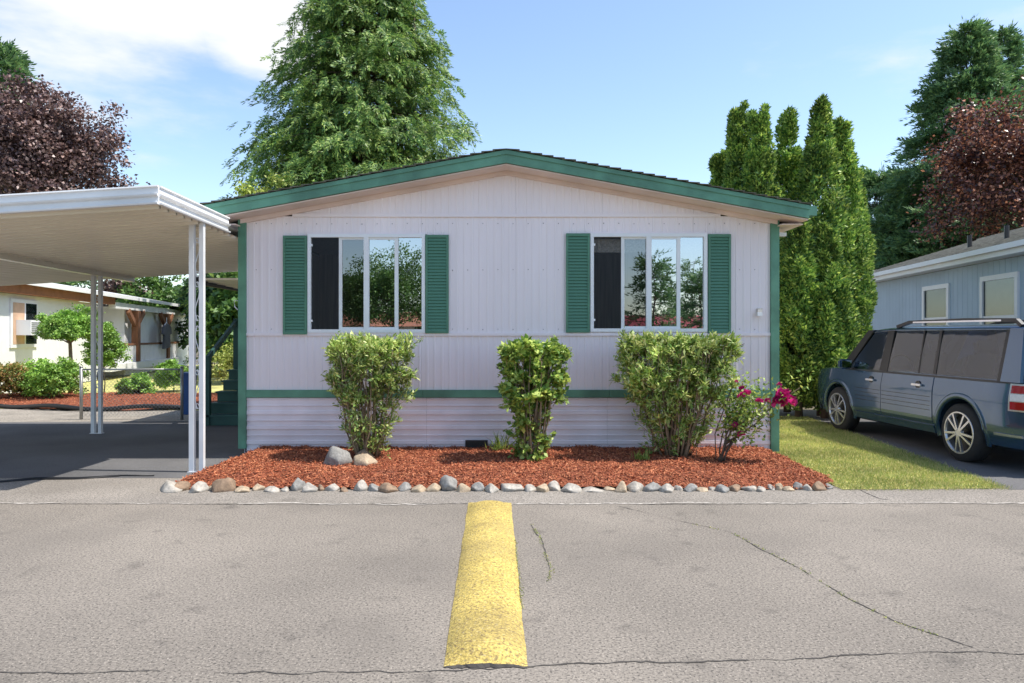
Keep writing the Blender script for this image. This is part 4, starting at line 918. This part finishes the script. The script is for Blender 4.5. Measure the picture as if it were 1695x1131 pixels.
# greenhouse
gw0, gw1 = .90, .80; zb, zt = 1.07, 1.70
def gx(z): return gw0 + (gw1 - gw0) * (z - zb) / (zt - zb)
MB().hexa([(-gw0, -.93, zb), (gw0, -.93, zb), (gw0, 2.92, zb), (-gw0, 2.92, zb)], [(-gw1, -.86, zt), (gw1, -.86, zt), (gw1 - .02, 2.22, zt), (-gw1 + .02, 2.22, zt)]).build('window_glass', cglass, car, local=True)
seatm = mat('seat_fabric', (.06, .06, .065), .9)
for yy, xs_ in ((1.35, (-.40, .40)), (.35, (-.45, 0, .45)), (-.45, (-.4, .4))):
    for xx in xs_:
        st_ = MB().hexa([(xx - .24, yy, .9), (xx + .24, yy, .9), (xx + .24, yy + .14, .9), (xx - .24, yy + .14, .9)], [(xx - .20, yy - .14, 1.36), (xx + .20, yy - .14, 1.36), (xx + .20, yy - .04, 1.36), (xx - .20, yy - .04, 1.36)]).build('seat', seatm, car, local=True, bevel=.03)
        MB().box(xx - .12, xx + .12, yy - .19, yy - .09, 1.39, 1.55).build('headrest', seatm, st_, local=True, bevel=.03)
MB().tube([(-.40 + .19 * math.cos(a), 2.05, 1.12 + .19 * math.sin(a)) for a in np.linspace(0, 2 * math.pi, 18)], .014, 6).build('steering_wheel', trim, car, local=True)
rf = MB(); ys = np.linspace(-.93, 2.30, 16)
for y in ys:
    f_ = max(0, (y - 1.7) / .60) ** 2 * .05 + max(0, (-.6 - y) / .33) ** 2 * .03
    for u in np.linspace(-1, 1, 15): rf.v.append((u * (gw1 + .015), y, 1.765 - f_ - .075 * abs(u) ** 5))
    rf.v += [((gw1 - .02), y, zt - .02 - f_ * .8), (-(gw1 - .02), y, zt - .02 - f_ * .8)]
n = 17
rf.f = [(i * n + k, i * n + (k + 1) % n, (i + 1) * n + (k + 1) % n, (i + 1) * n + k) for i in range(len(ys) - 1) for k in range(n)] + [tuple(range(n)), tuple((len(ys) - 1) * n + k for k in range(n))]
rf.build('roof', paint, car, smooth=True, local=True)
for sg in (-1, 1):
    def pil(name, m, ya0, yb0, ya1, yb1, off=.006, z0=zb, z1=zt):
        return MB().hexa([(sg * (gx(z0) - .03), ya0, z0), (sg * (gx(z0) + off), ya0, z0), (sg * (gx(z0) + off), yb0, z0), (sg * (gx(z0) - .03), yb0, z0)], [(sg * (gx(z1) - .03), ya1, z1), (sg * (gx(z1) + off), ya1, z1), (sg * (gx(z1) + off), yb1, z1), (sg * (gx(z1) - .03), yb1, z1)]).build(name, m, car, local=True)
    pil('rear_pillar', paint, -.96, -.66, -.90, -.70, .012); pil('door_pillar', trim, 1.60, 1.80, 1.56, 1.72); pil('quarter_pillar', trim, .50, .56, .50, .55); pil('quarter_frame', trim, -.655, -.60, -.695, -.64)
    pil('window_divider', trim, .86, .885, .86, .885, .004); pil('windscreen_pillar', trim, 2.68, 2.93, 2.10, 2.25, .006)
    r_ = MB(); xx = sg * .70
    pts = [(xx, -.75, 1.73), (xx, -.66, 1.80), (xx, .2, 1.82), (xx, 1.35, 1.81), (xx, 1.65, 1.745)]
    for a, b in zip(pts[:-1], pts[1:]): r_.bar(a, b, .05, .045)
    r_ = r_.build('roof_rail', trim, car, local=True)
    MB().bar((xx + sg * .027, -.45, 1.80), (xx + sg * .027, 1.25, 1.806), .008, .022).build('rail_insert', silver, r_, local=True)
    m_ = MB().box(*sorted((sg * .93, sg * 1.13)), 2.50, 2.62, 1.07, 1.23).build('mirror', paint, car, local=True, bevel=.03)
    MB().box(*sorted((sg * .95, sg * 1.11)), 2.493, 2.499, 1.09, 1.21).build('mirror_glass', mat('mirror_glass', (.7, .75, .78), .02, 0, 1, metallic=1), m_, local=True)
    # tail light wrapping the rear corner
    tl = mat('tail_red', (.35, .008, .012), .15, .1, 12, coat=1); tw_ = mat('tail_white', (.7, .68, .68), .15, .1, 30, coat=1)
    t_ = on_side('tail_light', -1.018, -.80, .735, 1.055, .014, silver, 6, 4, sg)
    for z0_, z1_, mm, nm in ((.755, .845, tl, 'red_lens'), (.855, .935, tw_, 'clear_lens'), (.945, 1.035, tl, 'red_lens')): on_side(nm, -1.012, -.825, z0_, z1_, .02, mm, 6, 2, sg, t_)
    MB().box(*sorted((sg * .52, sg * .84)), -1.05, -1.021, .735, 1.055).build('tail_light', tl, car, local=True, bevel=.008)
    MB().box(*sorted((sg * .38, sg * .64)), 3.95, 4.06, .68, .88).build('headlight', tw_, car, local=True, bevel=.02)
MB().box(-.80, .80, -1.12, -1.0, .34, .62).build('rear_bumper', paint, car, local=True, bevel=.04)
on_side('bumper_reflector', -.95, -.60, .43, .46, .016, silver, 5, 1)

# ------------------------------------------------------------------ across the street (seen mirrored in the windows)
oh = empty('terracotta_home', (-6, -20, 0), 'low home with terracotta roof across the street, mirrored in the left window', 'mobile home')
red = mat('terracotta_roof', (.33, .13, .07), .9, .2, 5); redd = mat('red_roof', (.30, .04, .05), .8, .2, 5)
def simple_home(e, x0, x1, y0, y1, h, rm, wm):
    MB().box(x0, x1, y0, y1, 0, h).build('wall', wm, e); ym = (y0 + y1) / 2
    MB().add([(x0 - .3, y1 + .4, h), (x1 + .3, y1 + .4, h), (x1 + .3, ym, h + .9), (x0 - .3, ym, h + .9), (x0 - .3, y0 - .4, h), (x1 + .3, y0 - .4, h)], [(0, 1, 2, 3), (3, 2, 5, 4), (0, 3, 4), (1, 5, 2)]).build('roof', rm, e)
    for k in range(3): x = x0 + (k + .5) * (x1 - x0) / 3; wn = MB().box(x - .6, x + .6, y1, y1 + .04, 1.2, 2.2).build('window', M['white'], e); MB().box(x - .52, x + .52, y1 + .041, y1 + .05, 1.28, 2.12).build('window_pane', M['glass'], wn)
simple_home(oh, -13, -3.2, -27, -20, 2.1, red, M['whitewall'])
oh2 = empty('red_roofed_home', (7, -20, 0), 'low home with red roof across the street, mirrored in the right window', 'mobile home')
simple_home(oh2, 3.4, 14, -27, -20, 1.9, redd, M['greywall'])
broadleaf('street_tree', 'leafy tree across the street mirrored in the middle of the left window', -5.6, -14.5, 3.3, 2.5, 2.0, 2.3, 230, 110, .11, M['broad'], 91)
broadleaf('street_tree', 'darker tree across the street mirrored at the right of the left window', -2.6, -12.5, 2.3, 1.4, 1.2, 1.9, 160, 100, .10, M['broad'], 92)
broadleaf('street_tree', 'dark tree across the street mirrored in the screened left pane', -9.2, -17, 3.4, 2.2, 1.8, 1.8, 100, 80, .15, M['dark'], 93)
for i, (x, y, h, r) in enumerate(((6.6, -14, 5.3, 1.3), (9.3, -16, 4.6, .9), (4.4, -30, 6, 2.0), (13, -32, 7, 2.4), (-16, -30, 9, 2.6))):
    conifer('street_conifer', ['spruce across the street mirrored in the middle of the right window', 'small dark spruce mirrored at the right side of the right window', 'distant spruce behind the red roof across the street', 'distant spruce far right across the street', 'distant spruce far left across the street'][i], x, y, h, r, .5, 90, M['fir'], 95 + i, .2, .06, 12, .1, .9)
